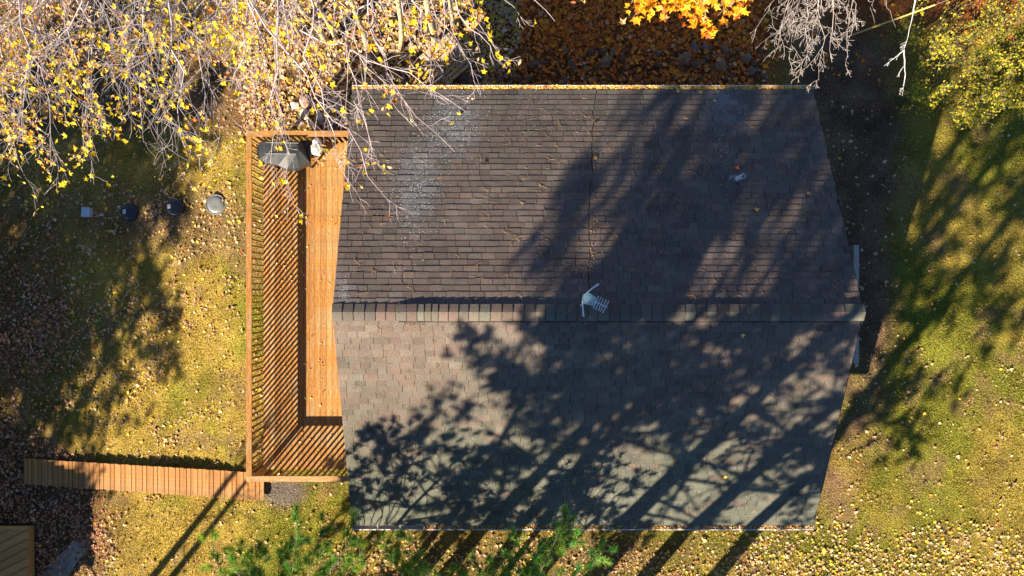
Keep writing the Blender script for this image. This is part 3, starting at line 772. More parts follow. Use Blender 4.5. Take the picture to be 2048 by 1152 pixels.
big = [(1069, 133, 16, 14, 'd', 'large dark boulder at the left of the bank behind the roof'), (1031, 156, 15, 11, 'b', 'brown boulder tucked against the gutter at the bank\'s left end'),
       (1142, 135, 13, 11, 'd', 'dark rounded boulder left of the long flat pair'), (1210, 127, 20, 12, 'g', 'long olive grey boulder lying slantwise in the bank'),
       (1228, 140, 15, 7, 'd', 'low dark flat boulder just below the long olive one'), (1257, 123, 10, 10, 'g', 'squat grey boulder between two patches of orange leaves'),
       (1367, 118, 17, 14, 'g', 'large rounded brown grey boulder in the middle of the bank'), (1390, 133, 14, 12, 'd', 'dark boulder leaning on the large rounded brown grey one'),
       (1440, 133, 16, 13, 'g', 'large smooth grey boulder at the right of the bank'), (1437, 116, 14, 8, 'r', 'flat pinkish boulder above the large smooth grey one'),
       (1491, 118, 13, 12, 'g', 'rounded grey green boulder at the upper right end of the bank'), (1427, 150, 11, 9, 'r', 'reddish brown boulder below the large smooth grey one'),
       (1404, 164, 10, 8, 'b', 'brown boulder half hidden by the gutter under the reddish one'), (1322, 132, 18, 9, 'd', 'long dark boulder left of the large rounded one'),
       (1207, 106, 11, 9, 'd', 'dark boulder at the upper edge of the bank by the leaves'), (1182, 108, 10, 9, 'd', 'small dark boulder beside the one at the bank\'s upper edge'),
       (1312, 108, 12, 9, 'g', 'grey boulder on its own above the long dark one'), (1387, 97, 12, 9, 'v', 'violet grey boulder topmost in the bank'),
       (1412, 98, 9, 12, 'v', 'narrow slate blue boulder beside the topmost one'), (1117, 130, 8, 13, 'd', 'upright dark boulder among orange leaves'),
       (925, 157, 24, 14, 'k', 'big black boulder at the left below the slatted ramp'), (956, 156, 14, 11, 'k', 'blue black boulder next to the biggest black one'),
       (1500, 143, 15, 9, 'v', 'slate coloured slab of rock near the right end of the bank'), (1245, 118, 12, 9, 'd', 'dark boulder touching the squat grey one'),
       (1168, 158, 13, 9, 'd', 'wide dark boulder close to the gutter'), (1350, 155, 10, 8, 'g', 'grey boulder close to the gutter below the long dark one')]
cold = {'d': (.16, .085, .042), 'b': (.21, .105, .05), 'g': (.25, .15, .075), 'r': (.32, .14, .07), 'v': (.19, .13, .11), 'k': (.085, .06, .05)}
placed = []
for px, py, a_, b_, c, lab in big:
    rock(px, py, a_, b_, cold[c], 'boulder', lab, BG); placed.append((px, py, max(a_, b_)))
tries = 0; cnt = 0
cname = {'d': 'dark grey', 'b': 'brown', 'g': 'grey brown', 'r': 'reddish', 'v': 'slate grey'}
short = ['left dark one', 'left brown one', 'dark rounded one', 'long olive one', 'low flat one', 'squat grey one', 'large rounded one', 'dark leaning one',
         'large smooth one', 'flat pinkish one', 'grey green one', 'reddish brown one', 'half hidden brown one', 'long dark one', 'dark upper edge one', 'small dark one',
         'lone grey one', 'topmost violet one', 'narrow slate one', 'upright dark one', 'big black one', 'blue black one', 'slate slab', 'dark one by the squat grey one', 'wide dark one', 'grey one by the gutter']
used = set()
while cnt < 120 and tries < 9000:
    tries += 1
    px = random.uniform(1000, 1532); py = random.uniform(98, 170)
    if random.random() > .35 + .65 * (py - 95) / 75 or random.random() > .35 + .65 * (px - 1000) / 530: continue
    if px < 1300 and py < 120 and random.random() < .6: continue
    r = random.uniform(5, 10); asp = random.choice((.66, .92))
    if any((px - q[0]) ** 2 + (py - q[1]) ** 2 < ((r + q[2]) * .76) ** 2 for q in placed): continue
    c = random.choice('ddgbgrvb')
    near = min(range(len(big)), key=lambda i: (big[i][0] - px) ** 2 + (big[i][1] - py) ** 2)
    dx, dy = px - big[near][0], py - big[near][1]
    where = ('right of' if dx > 0 else 'left of') if abs(dx) > abs(dy) * 1.2 else ('below' if dy > 0 else 'above')
    lab = f"{'small' if r < 7.2 else 'medium'} {'oblong' if asp < .8 else 'round'} {cname[c]} stone {where} the {short[near]}"
    if lab in used: continue
    used.add(lab); placed.append((px, py, r)); cnt += 1
    rock(px, py, r, r * asp, cold[c], 'boulder', lab, BG)
# pale stones by the deck
PG = 'pale stones heaped between deck and roof corner'
pale = [(592, 212, 10, 9, 'near white round stone at the left of the pale heap', (.62, .56, .50)), (612, 205, 15, 12, 'large pink flat stone at the top of the pale heap', (.50, .33, .25)),
        (611, 228, 13, 12, 'large cream stone in the middle of the pale heap', (.56, .45, .34)), (640, 234, 12, 9, 'white angular stone above the deck rail', (.58, .50, .44)),
        (632, 255, 10, 8, 'tan stone touching the deck rail', (.45, .33, .22)), (648, 247, 8, 6, 'narrow pinkish stone just above the rail', (.48, .33, .26)),
        (663, 244, 9, 6, 'grey stone beside the dark gap in the heap', (.30, .27, .24)), (677, 214, 11, 8, 'pale stone at the heap\'s right by the roof', (.50, .42, .36)),
        (660, 220, 10, 7, 'cream wedge shaped stone right of the white angular one', (.52, .42, .32)), (690, 235, 8, 9, 'tan stone leaning toward the roof edge', (.42, .32, .23)),
        (687, 252, 9, 7, 'pink cream stone at the heap\'s lower right corner', (.52, .40, .32)), (628, 215, 8, 10, 'upright olive cream stone near the heap\'s middle', (.42, .36, .24)),
        (645, 212, 9, 6, 'flat buff stone near the top of the heap', (.46, .34, .25)), (600, 245, 9, 7, 'buff stone at the heap\'s lower left', (.45, .34, .24)),
        (668, 200, 9, 7, 'buff stone at the upper right of the heap', (.48, .36, .27)), (650, 226, 7, 6, 'small orange tan stone in a gap of the heap', (.45, .26, .14)),
        (672, 257, 7, 5, 'small dark stone near the rail at right', (.12, .10, .10)), (620, 246, 7, 6, 'small pale stone touching the large cream one', (.5, .4, .32))]
for px, py, a_, b_, lab, c in pale: rock(px, py, a_, b_, c, 'stone', lab, PG, flat=.9)
# small white stones by the stair end
p = G(531, 1000)

# ------------------------------------------------------------------ grass blades and fallen leaves
def scatter_ground(n, x0, x1, y0, y1):
    return RNG.uniform(x0, x1, n), RNG.uniform(y0, y1, n)
def in_house(x, y): return (x > wx0) & (x < wx1) & (y > wy0) & (y < wy1)
x, y = scatter_ground(520000, -15.5, 16.5, -9.2, 9.0)
px, py, dirt, litter, n = zones(x, y)
slabm = blob(px, py, 567, 985, 40, 26, .3)
pathm = (px < 185) & (px > 60) & (py > 1078) & (px - 60 > (1160 - py) * .0)
keep = (RNG.random(len(x)) > dirt * 1.05) & (RNG.random(len(x)) > litter * .93) & ~in_house(x, y) & (RNG.random(len(x)) > slabm) & ~((px < 130) & (py > 1060))
keep &= ~((x > DX0) & (x < XL) & (y > DY0) & (y < DY1))
x, y, n = x[keep], y[keep], n[keep]; N_ = len(x); z = ground_z(x, y) - .005
a = RNG.uniform(0, 6.28, N_); h = RNG.uniform(.015, .055, N_) * (.25 + 1.7 * fbm(x, y, 2.6, 33)); w = RNG.uniform(.006, .011, N_)
ln = RNG.uniform(0, .05, N_); la_ = RNG.uniform(0, 6.28, N_)
V = np.empty((N_, 3, 3)); dx, dy = np.cos(a) * w, np.sin(a) * w
V[:, 0] = np.stack([x - dx, y - dy, z], 1); V[:, 1] = np.stack([x + dx, y + dy, z], 1)
V[:, 2] = np.stack([x + np.cos(la_) * ln, y + np.sin(la_) * ln, z + h], 1)
gc = ground_col(x, y); gc = gc * 1.35 * RNG.normal(1, .30, (N_, 1)); straw = RNG.random(N_) < .35
gc[straw] = np.array([.46, .35, .10]) * RNG.normal(1, .15, (straw.sum(), 1))
gr_ = from_arrays('grass', V.reshape(-1, 3), np.arange(N_ * 3).reshape(-1, 3), M_grass, np.repeat(np.clip(gc, .01, .8), 3, axis=0))
tag(gr_, 'short dry yellow green grass', 'grass', kind='stuff')

TAN = [(.50, .33, .17), (.58, .43, .25), (.42, .23, .10), (.58, .28, .04), (.64, .46, .05), (.32, .09, .03)]
BRN = [(.62, .15, .025), (.78, .20, .018), (.85, .27, .02), (.36, .09, .025), (.70, .29, .12), (.85, .36, .04)]
def leaf_density(x, y):
    px, py, dirt, litter, n = zones(x, y); cl = fbm(x, y, 1.1, 44)
    d = np.full_like(x, 14.0)
    d = d * (1 - .6 * dirt)
    d = np.maximum(d, np.where(px < 480, 45, np.where(px > 930, 330, 230)) * litter * np.clip((1560 - px) / 80, 0.05, 1))
    d = np.where((py < 330) & (px < 480), np.maximum(d * .6, 45 * np.clip((330 - py) / 120, 0, 1)), d)
    lawn = (px < 520)
    d = d + lawn * 85 * blob(px, py, 90, 700, 190, 110, .6) + lawn * 60 * blob(px, py, 330, 450, 170, 60, .7) + lawn * 55 * blob(px, py, 300, 620, 150, 60, .7) + lawn * 14
    d = d + 190 * blob(px, py, 60, 1030, 150, 140, .25) + 120 * blob(px, py, 190, 1110, 45, 60, .4)
    d = d + np.where(px > 640, 130 * np.clip((py - 1040) / 90, 0, 1), 0) + np.where((px > 1500), 75 * np.clip((py - 1010) / 120, 0, 1), 0)
    d = d + 110 * blob(px, py, 10, 620, 110, 240, .5)
    d = d + 26 * blob(px, py, 1740, 620, 60, 190, .6) + 16 * blob(px, py, 1700, 330, 90, 250, .6) + np.where((px > 1640) & (py > 700), 6, 0)
    d = np.where((px > 1560) & (py < 700), d * .45, d)
    cl2 = fbm(x, y, 2.6, 47)
    sparse = np.clip((120 - d) / 100, 0, 1); k = np.clip(.15 + 1.8 * cl, .25, 2) * (1 - sparse + sparse * np.clip((cl2 - .36) * 6.5, .12, 3.0))
    return d * k, px, py
dmax = 420.; area = 33 * 19.5
x, y = scatter_ground(int(dmax * area), -16, 17, -10, 9.5)
d, px, py = leaf_density(x, y)
onrock = np.zeros(len(x), bool)
keep = (RNG.random(len(x)) < d / dmax) & ~in_house(x, y) & ~((x > DX0 - .02) & (x < wx0) & (y > DY0) & (y < DY1)) & ~((x > -13.3) & (x < -5.8) & (y > -5.5) & (y < -4.72)) & ~((px < 75) & (py > 1045))
x, y, px, py = x[keep], y[keep], px[keep], py[keep]; N_ = len(x)
rockb = (px > 1000) & (px < 1535) & (py > 100) & (py < 172)
kk = ~rockb | (RNG.random(N_) < .45); x, y, px, py, rockb = x[kk], y[kk], px[kk], py[kk], rockb[kk]; N_ = len(x)
z = ground_z(x, y) + RNG.uniform(.012, .055, N_) + rockb * RNG.uniform(0, .10, N_)
col = palette(N_, TAN, [3, 2.2, 2, 1.0, 1.0, .6])
br = (px > 905 + 40 * np.sin(py * .09) * .5) & (py < 200); col[br] = palette(br.sum(), BRN, [3, 3, 2.4, 1.5, 1, .5])
gold = (px > 480) & (px <= 1040) & (py < 300); col[gold] = palette(gold.sum(), TAN, [2, 2, 1.5, 1.6, 1.6, .4])
rd = ((px < 210) & (py > 860)) | ((px < 130) & (py > 420)); col[rd] = palette(rd.sum(), [(.36, .15, .08), (.50, .24, .13), (.26, .09, .05), (.58, .36, .22), (.60, .26, .05)], [3, 3, 2, 1.5, 1])
dull = (RNG.random(N_) < .28) & ~br; col[dull] = palette(dull.sum(), [(.26, .14, .07), (.36, .22, .12)], [1, 1])
se = (px > 1500) & (py > 1000); col[se] = palette(se.sum(), TAN, [2.4, 3, 1, 1, 2.4, .3])
nrm = np.stack([RNG.normal(0, .38, N_), RNG.normal(0, .38, N_), np.ones(N_)], 1)
size = np.clip(RNG.lognormal(-3.27, .34, N_), .016, .075) * np.where(br | gold, 1.35, 1.0)
V, Fc, k = leaves_arrays(np.stack([x, y, z], 1), size, nrm, RNG.uniform(0, 6.28, N_), LEAF3 if False else star(4, .55), RNG.uniform(.1, .8, N_))
lo = from_arrays('fallen_leaves', V, Fc, M_leaf_ground, np.repeat(col, k, axis=0)); tag(lo, 'fallen maple leaves scattered over the yard', 'leaves', kind='stuff')

# leaves, needles and flecks on deck / stairs / roof / gutters
P = []
for _ in range(150): P.append((random.uniform(DX0 + .05, XL), random.uniform(DY0, DY1), ZD + .015))
for _ in range(70): P.append((random.gauss(-4.9, .25), random.uniform(.2, 2.2), ZD + .015))
for _ in range(60): P.append((random.uniform(DX0, -3.2), random.uniform(3.3, 3.85), ZD + .02))
P = np.array(P); P = P[(P[:, 0] > DX0) & (P[:, 0] < XL + .3)]
o = leaves_obj('deck_leaves', P, RNG.uniform(.02, .045, len(P)), np.stack([RNG.normal(0, .3, len(P)), RNG.normal(0, .3, len(P)), np.ones(len(P))], 1), palette(len(P), TAN, [3, 3, 1, 1, 2, .5]), M_leaf_ground, curl=.7)
tag(o, 'stray leaves lying on the deck boards', 'leaves', kind='stuff')
P = []; cols = []
for yy, n_, cov in ((YN + .06, 3000, 0), (YS - .055, 2200, 1)):
    xs = RNG.uniform(XL + .02, XR - .02, n_)
    if cov: xs = xs[(xs > W(850, 0, ZE).x) & (RNG.random(len(xs)) < (.35 + .9 * (vnoise(xs, xs * 0, 2.0, 4) > .45)))]
    for xx in xs: P.append((xx, yy + random.uniform(-.045, .045), ZE - .045 + random.uniform(0, .035)))
P = np.array(P); nP = len(P)
col = palette(nP, TAN, [3, 2, 2, 2.4, 1.2, 1.2]); nw = (P[:, 1] > 0); col[nw] = palette(nw.sum(), [(.72, .46, .10), (.70, .56, .30), (.60, .28, .05), (.40, .14, .03), (.8, .6, .08)], [2, 2, 2, 1.5, 2])
o = leaves_obj('gutter_leaves', P, RNG.uniform(.025, .045, nP), np.stack([RNG.normal(0, .5, nP), RNG.normal(0, .5, nP), np.ones(nP)], 1), col, M_leaf_ground, curl=.6)
tag(o, 'orange and tan leaves packed in the roof gutters', 'leaves', kind='stuff')
P = []
for _ in range(260):
    k_ = random.uniform(-.52, .52); l_ = random.uniform(-.48, .48); P.append((pc.x + u.x * l_ + v_.x * k_, pc.y + u.y * l_ + v_.y * k_, .47 + .02 * random.random() - .1 * (k_ + .5) * .9))
P = np.array(P); o = leaves_obj('ramp_leaves', P, RNG.uniform(.02, .05, len(P)), np.stack([RNG.normal(0, .4, len(P)), RNG.normal(0, .4, len(P)), np.ones(len(P))], 1), palette(len(P), TAN, [3, 2, 2, 2, 2, 1]), M_leaf_ground, curl=.7)
tag(o, 'dry leaves lying on the slatted ramp', 'leaves', kind='stuff')
# single leaves on the roof
RL = [(1615, 388, 'tan five pointed leaf on the upper right roof slope', (.60, .30, .10)), (1512, 421, 'orange leaf below the vent pipe on the roof', (.75, .42, .08)), (1429, 203, 'tan leaf near the back gutter on the roof', (.55, .35, .15)),
      (1473, 338, 'red leaf just above the blue flashing', (.55, .12, .06)), (1484, 669, 'small yellow leaf below the ridge on the right', (.7, .5, .15)), (1486, 880, 'pale leaf with stem in shade on the lower slope', (.6, .45, .25)),
      (1450, 953, 'bright orange leaf near the lower right of the roof', (.8, .45, .05)), (1191, 246, 'curled orange leaf caught in the roof seam', (.55, .28, .05)), (1190, 318, 'crumpled leaf lower down in the roof seam', (.55, .30, .06)),
      (967, 328, 'dark curled leaf on the sunny roof slope', (.05, .04, .02)), (918, 230, 'curled yellow leaf on the roof below the overhanging twigs', (.6, .5, .08)), (1355, 185, 'yellow leaf by the back gutter', (.72, .5, .08)), (1400, 168 + 18, 'brown leaf scrap by the back gutter', (.5, .3, .1))]
for px_, py_, lab, c in RL:
    yy = 0; zz_ = 4
    for _ in range(12): yy = -(py_ - NY) * (H - zz_) / F; zz_ = roof_z(yy)
    p = on_roof((px_ - NX) * (H - zz_) / F, yy, .03)
    o = leaves_obj('maple_leaf', np.zeros((1, 3)), [.065], np.array([nN if yy > YR else nS]) + RNG.normal(0, .15, (1, 3)), np.array([c]), M_leaf_ground, template=LEAF5, curl=.5)
    o.location = tuple(p); tag(o, lab, 'leaf', 'single leaves lying on the roof')
# seam debris
P = []
for _ in range(110):
    t = random.random() ** .8; yy = YN - .3 - t * 4.3; P.append(on_roof(2.08 + .5 * (YR - yy) / (YR - YN) + random.gauss(0, .03), yy, .02))
P = np.array(P)
o = leaves_obj('seam_debris', P, RNG.uniform(.008, .028, len(P)), RNG.normal(0, .5, (len(P), 3)) + nN, palette(len(P), [(.3, .12, .04), (.45, .22, .06), (.2, .1, .05)], [1, 1, 1]), M_leaf_ground, template=OVAL, curl=.6)
tag(o, 'rusty leaf crumbs along the seam of the back roof slope', 'debris', kind='stuff')
# fallen pine needles (pairs)
segs = []
def roof_pt(px_, py_):
    zz_ = 4
    for _ in range(8): yy = -(py_ - NY) * (H - zz_) / F; zz_ = roof_z(yy)
    return (px_ - NX) * (H - zz_) / F, yy
for _ in range(900):
    if random.random() < .7: px_, py_ = random.uniform(1000, 1700), random.uniform(230, 1030)
    else: px_, py_ = random.uniform(690, 1200), random.uniform(190, 1030)
    xx, yy = roof_pt(px_, py_)
    if not (XL + .1 < xx < XR - .1 and YS + .1 < yy < YN - .1) or abs(yy - YR) < .25: continue
    for _k in range(random.choice((1, 2, 2, 3, 5))):
        a_ = random.uniform(0, 6.28); L_ = random.uniform(.06, .13)
        p0 = on_roof(xx, yy, .016); yb_ = yy + math.sin(a_) * L_
        p1 = on_roof(xx + math.cos(a_) * L_, yb_, .016 + random.uniform(0, .015)); segs.append((p0, p1, .0028, .002))
o = segs_obj('fallen_needles', segs, M_leaf_ground, (.42, .27, .13), sides=3, jitter=.3); tag(o, 'brown pine needles scattered on the roof', 'needles', kind='stuff')
# lichen flecks: small raised crusts
P = []; sz = []
def flecks(n_, cx, cy, sx_, sy_, rot, s0, s1):
    for _ in range(n_):
        u_, v2 = random.gauss(0, sx_), random.gauss(0, sy_); c, s = math.cos(rot), math.sin(rot)
        px_, py_ = cx + u_ * c - v2 * s, cy + u_ * s + v2 * c
        xx, yy = roof_pt(px_, py_)
        if XL < xx < XR and YS < yy < YN and abs(yy - YR) > .22: P.append((xx, yy)); sz.append(random.uniform(s0, s1))
flecks(800, 905, 250, 30, 40, .3, .006, .016); flecks(1000, 830, 380, 25, 55, .15, .005, .015); flecks(150, 690, 590, 6, 14, 0, .006, .014)
flecks(330, 1100, 215, 90, 40, 0, .005, .012); flecks(200, 1455, 215, 22, 25, 0, .004, .011); flecks(140, 1445, 300, 10, 40, -.2, .004, .012)
flecks(300, 860, 290, 110, 90, 0, .004, .010); flecks(450, 1080, 970, 110, 45, 0, .005, .011); flecks(420, 1300, 960, 180, 60, 0, .004, .009); flecks(260, 900, 930, 130, 80, 0, .004, .009); flecks(200, 1200, 400, 260, 160, 0, .004, .008)
flecks(120, 690, 223, 20, 6, 0, .006, .014)
PP = np.array([on_roof(a_, b_, .0115) for a_, b_ in P]); nr = np.array([nN if b_ > YR else nS for a_, b_ in P])
o = leaves_obj('lichen', PP, np.array(sz), nr, palette(len(PP), [(.55, .58, .58), (.42, .47, .50), (.5, .55, .42)], [3, 2, 1]), M_fleck, template=OVAL * [1.6, .9], curl=.15)
tag(o, 'small pale lichen flecks crusting the shingles', 'lichen', kind='stuff')

# ------------------------------------------------------------------ branching plants
def rot_dir(d, ang, flat=.6):
    a = Vector((random.gauss(0, 1), random.gauss(0, 1), random.gauss(0, 1) * flat)); a = (a - d * a.dot(d)).normalized()
    return (d * math.cos(ang) + a * math.sin(ang)).normalized()
def grow(p, d, L_, r, depth, segs, tips, nseg=6, kids=1.0, wander=.13, taper=.75, ang=(.5, .95), pull=None, lenf=(.35, .6), rmin=.0035):
    step = L_ / nseg; pts = [p]
    for i in range(nseg):
        d = (d + Vector((random.gauss(0, wander), random.gauss(0, wander), random.gauss(0, wander * .7)))).normalized()
        if pull is not None: d = (d + pull * .06).normalized()
        q = p + d * step; f0 = 1 - taper * i / nseg; f1 = 1 - taper * (i + 1) / nseg
        segs.append((p, q, max(r * f0, rmin), max(r * f1, rmin)))
        if depth > 0:
            m = kids + (random.random() - .5)
            for _ in range(int(m) + (random.random() < m % 1)):
                dd = rot_dir(d, random.uniform(*ang)); LL_ = L_ * random.uniform(*lenf) * (1 - .45 * i / nseg)
                grow(p.lerp(q, random.random()), dd, LL_, max(r * f1 * .6, rmin), depth - 1, segs, tips, max(2, nseg - 2), kids, wander, taper, ang, pull, lenf, rmin)
        p = q; pts.append(q)
    tips.append((p, d, depth))
    return pts
def bough_to(p0, p1, r, segs, tips, kids=1.0, depth=2, n=9, wob=.10, lenf=(.16, .34), ang=(.45, .95), rmin=.0035, pull=None, start=.15):
    p0 = Vector(p0); p1 = Vector(p1); L_ = (p1 - p0).length; prev = p0; off = Vector((0, 0, 0)); pull = pull or (p1 - p0).normalized()
    for i in range(n):
        t = (i + 1) / n; env = math.sin(math.pi * min(t, 1)) + .15
        off = off * .6 + Vector((random.gauss(0, wob), random.gauss(0, wob), random.gauss(0, wob))) * L_ * .12
        q = p0.lerp(p1, t) + off * env + Vector((0, 0, .06 * L_ * math.sin(math.pi * t)))
        f0 = 1 - .82 * i / n; f1 = 1 - .82 * t
        segs.append((prev, q, max(r * f0, rmin), max(r * f1, rmin)))
        d = (q - prev).normalized()
        if t > start:
            m = kids + random.uniform(-.4, .4)
            for _ in range(max(0, int(m) + (random.random() < m % 1))):
                grow(prev.lerp(q, random.random()), rot_dir(d, random.uniform(*ang)), L_ * random.uniform(*lenf) * (1.15 - .5 * t), max(r * f1 * .55, rmin), depth - 1, segs, tips, 5, kids * .8, .16, .7, ang, pull, (.35, .6), rmin)
        prev = q
    tips.append((prev, d, 0))
def leaf_set(tips, prob, size, cols, wts, spread=.06, cnt=(1, 3), up=(0, 0, .5), tilt=1.0):
    P = []
    for p, d, dep in tips:
        if random.random() < prob(p) if callable(prob) else random.random() < prob:
            for _ in range(random.randint(*cnt)):
                P.append((p.x + random.gauss(0, spread), p.y + random.gauss(0, spread), p.z + random.gauss(0, spread)))
    if not P: return None
    P = np.array(P); n = len(P)
    nr = RNG.normal(0, tilt, (n, 3)) + np.array([-.3, -.4, 1.0])
    return P, RNG.uniform(size[0], size[1], n), nr, palette(n, cols, wts)
YEL = [(.78, .54, .015), (.72, .58, .03), (.80, .40, .015), (.60, .50, .04), (.62, .20, .02), (.70, .50, .28)]
KEY = [(.62, .34, .17), (.72, .46, .26), (.55, .22, .07), (.74, .50, .12)]
def make_tree(name, label, cat, base, group, boughs, trunks, col_tw, leafsets, bark=(.42, .36, .22), rmin=.0035, kids=1.0, r0=.03, wob=.1, depth=2, ang=(.45, .95), n=9, lenf=(.16, .34), start=.15):
    t = empty(name, base); tag(t, label, cat, group); B = Vector(base)
    mb = MB()
    for pts, r1, r2 in trunks:
        k = len(pts); mb.tube([Vector(p) - B for p in pts], [r1 + (r2 - r1) * i / (k - 1) for i in range(k)], 10, col=bark)
    mb.build('trunk', M_bark, t, True)
    segs, tips = [], []
    for b in boughs:
        p0, p1 = b[0], b[1]; kk = b[2] if len(b) > 2 else 1
        bough_to(p0, p1, r0 * kk ** .5 * random.uniform(.7, 1.2), segs, tips, kids * kk, depth, n, wob, rmin=rmin, ang=ang, lenf=lenf, start=start)
    o = segs_obj('branches', segs, M_twig, col_tw, t, sides=4, jitter=.16); o.location = -B
    for nm, prob, size, cols, wts, spread, cnt, tmpl in leafsets:
        r = leaf_set(tips, prob, size, cols, wts, spread, cnt)
        if r is None: continue
        P, s, nr, c = r; lf = leaves_obj(nm, P, s, nr, c, M_leaf_tree, template=tmpl, curl=.55, parent=t); lf.location = -B; lf['kind'] = 'stuff'
    return t, tips

BT = 'bare twigged maples overhanging from the top of the picture'
def WP(l, z0, z1): return [(W(a, b, z0), W(c, d, z1)) for (a, b, c, d) in l]
# --- large maple off the upper left
ba = (-8.8, 10.2, -.4)
bl = [(60, -160, 10, 250), (60, -160, 45, 330), (100, -160, 105, 372), (150, -180, 80, 240), (160, -180, 165, 345), (200, -150, 140, 250), (220, -150, 205, 300), (260, -180, 285, 330), (300, -150, 255, 250),
      (320, -180, 330, 290), (350, -150, 375, 350), (400, -180, 405, 270), (420, -150, 440, 290), (450, -180, 360, 200), (480, -150, 490, 250), (120, -160, 20, 120), (180, -160, 60, 90), (260, -160, 150, 120), (330, -160, 240, 130), (400, -160, 310, 110),
      (450, -160, 420, 160), (520, -160, 520, 190), (80, -160, 110, 180), (210, -160, 300, 200), (300, -160, 380, 120), (360, -160, 460, 130), (-60, -100, 40, 160), (-80, 20, 20, 300), (-60, 60, 50, 395), (520, -160, 560, 90)]
bo_ = [(W(a, b, 6.5 + random.uniform(-1, 1)), W(c, d - 42, 5.6 + random.uniform(-1.2, .6))) for a, b, c, d in bl]
t0 = Vector(ba)
trk = [([t0, t0 + Vector((.1, .1, 3)), t0 + Vector((.3, -.2, 6)), t0 + Vector((.2, -1.0, 9))], .22, .08)]
for b in bo_[::3]: trk.append(([t0 + Vector((.2, 0, 4.5 + random.uniform(-1, 1.5))), b[0]], .07, .035))
def pw(p):   # probability of yellow leaves, clumped in space
    f = float(fbm(np.array(p.x), np.array(p.y), .8, 50)); return max(0, min(1, (f - .38) * 4)) * .6
def pk(p):
    f = float(fbm(np.array(p.x + 9), np.array(p.y), .8, 51)); return max(0, min(1, (f - .42) * 4)) * .6
make_tree('maple_tree', 'pale twigged maple with clumps of yellow leaves filling the upper left corner', 'tree', ba, BT, bo_, trk, (.38, .34, .36),
          [('leaves', pw, (.03, .078), YEL, [3, 2.5, 1, 1.5, .3, .5], .07, (1, 3), LEAF5), ('seed_clusters', pk, (.02, .04), KEY, [3, 2, 2, 1], .05, (2, 5), OVAL)], r0=.021, kids=1.45, rmin=.0028, wob=.2, ang=(.4, .95), lenf=(.25, .5), bark=(.4, .36, .3))
# --- multi stemmed maple behind the left roof corner
ground0 = lambda px_, py_: G(px_, py_)
stems = [((870, 88), (845, -60), 6.0, .10), ((800, 96), (788, -50), 6.0, .075), ((733, 92), (690, -30), 5.0, .085), ((655, 84), (560, -40), 5.0, .085), ((672, 78), (600, -60), 5.5, .07), ((602, 70), (500, -60), 5.0, .075), ((570, 92), (470, -40), 4.5, .06), ((905, 60), (885, -60), 5.5, .06)]
bm_base = tuple(G(735, 90)); trk = []
for (a, b, z1, r) in stems:
    p0 = G(*a) - Vector((0, 0, .1)); p1 = W(b[0], b[1], z1); mid_ = p0.lerp(p1, .5) + Vector((random.uniform(-.08, .08), random.uniform(-.08, .08), .1))
    trk.append(([p0, p0.lerp(mid_, .5) + Vector((.03, 0, 0)), mid_, p1], r, r * .55))
bl = [(560, -80, 590, 415, 1.2), (600, -60, 505, 260, 1), (560, -90, 540, 330, 1), (640, -80, 640, 300, 1), (620, -80, 700, 365, 1.1), (500, 0, 780, 405, .9), (660, -60, 760, 330, 1), (700, -90, 830, 250, .9), (640, 20, 910, 305, .7), (600, 60, 930, 225, .8),
      (740, -80, 745, 330, .9), (760, -60, 690, 240, 1), (800, -80, 870, 190, .9), (820, -90, 960, 190, .9), (860, -60, 1010, 135, .9), (880, -80, 930, 120, .9), (900, -100, 1000, 110, .7), (940, -100, 1050, 50, .7), (990, -110, 1110, 42, .5), (560, -60, 610, 230, 1), (480, -60, 560, 200, 1.1),
      (680, -60, 650, 150, 1.1), (720, -60, 790, 160, 1), (780, -60, 830, 110, 1), (520, -60, 470, 180, 1), (900, -80, 880, 90, .9), (620, -70, 560, 150, 1), (1120, -110, 1165, 5, .5)]
bo_ = [(W(a, b, 7.0 + random.uniform(-.8, .8)), W(c, d, 6.3 + random.uniform(-.6, .8)), kk) for a, b, c, d, kk in bl]
def py_(p):
    a_, b_ = to_px(p.x, p.y, p.z); return .16 if b_ > 180 else .26
make_tree('multi_stem_maple', 'many stemmed maple with pale trunks and sparse yellow leaves reaching over the left roof corner', 'tree', bm_base, BT, bo_, trk, (.42, .35, .36),
          [('leaves', py_, (.05, .08), YEL, [3.5, 2, 1.6, .6, .6, .4], .05, (1, 2), LEAF5), ('dry_leaves', .07, (.03, .06), KEY, [2, 2, 2, 2], .05, (1, 2), OVAL)], r0=.019, kids=.95, wob=.2, rmin=.0030, bark=(.50, .42, .24))
# --- bare whitish tree right of the orange maple
bw_ = (W(1640, -260, 2).x, W(1640, -260, 2).y, 0)
bl = [(1600, -90, 1545, 118, 1.0), (1610, -90, 1578, 118, 1.1), (1630, -90, 1608, 135, 1.2), (1640, -90, 1636, 160, 1.2), (1650, -90, 1665, 125, 1.1), (1660, -90, 1695, 115, 1.1), (1620, -90, 1560, 60, 1), (1680, -90, 1715, 60, .9), (1700, -80, 1750, 45, .7), (1730, -90, 1790, 55, .6), (1640, -80, 1625, 80, 1.1), (1590, -90, 1510, 60, .5)]
bo_ = [(W(a, b, 6.6), W(c, d, 6.2 + random.uniform(-.4, .4)), kk) for a, b, c, d, kk in bl]
tb = Vector(bw_); trk = [([tb, tb + Vector((0, 0, 3)), W(1640, -90, 6.6)], .12, .05)]
make_tree('bare_tree', 'bare tree with dense crooked whitish twigs hanging in at the top right of the roof', 'tree', bw_, BT, bo_, trk, (.38, .33, .31), [], r0=.009, kids=1.0, rmin=.0026, wob=.2, ang=(.45, 1.0), n=9, lenf=(.18, .36), depth=3)
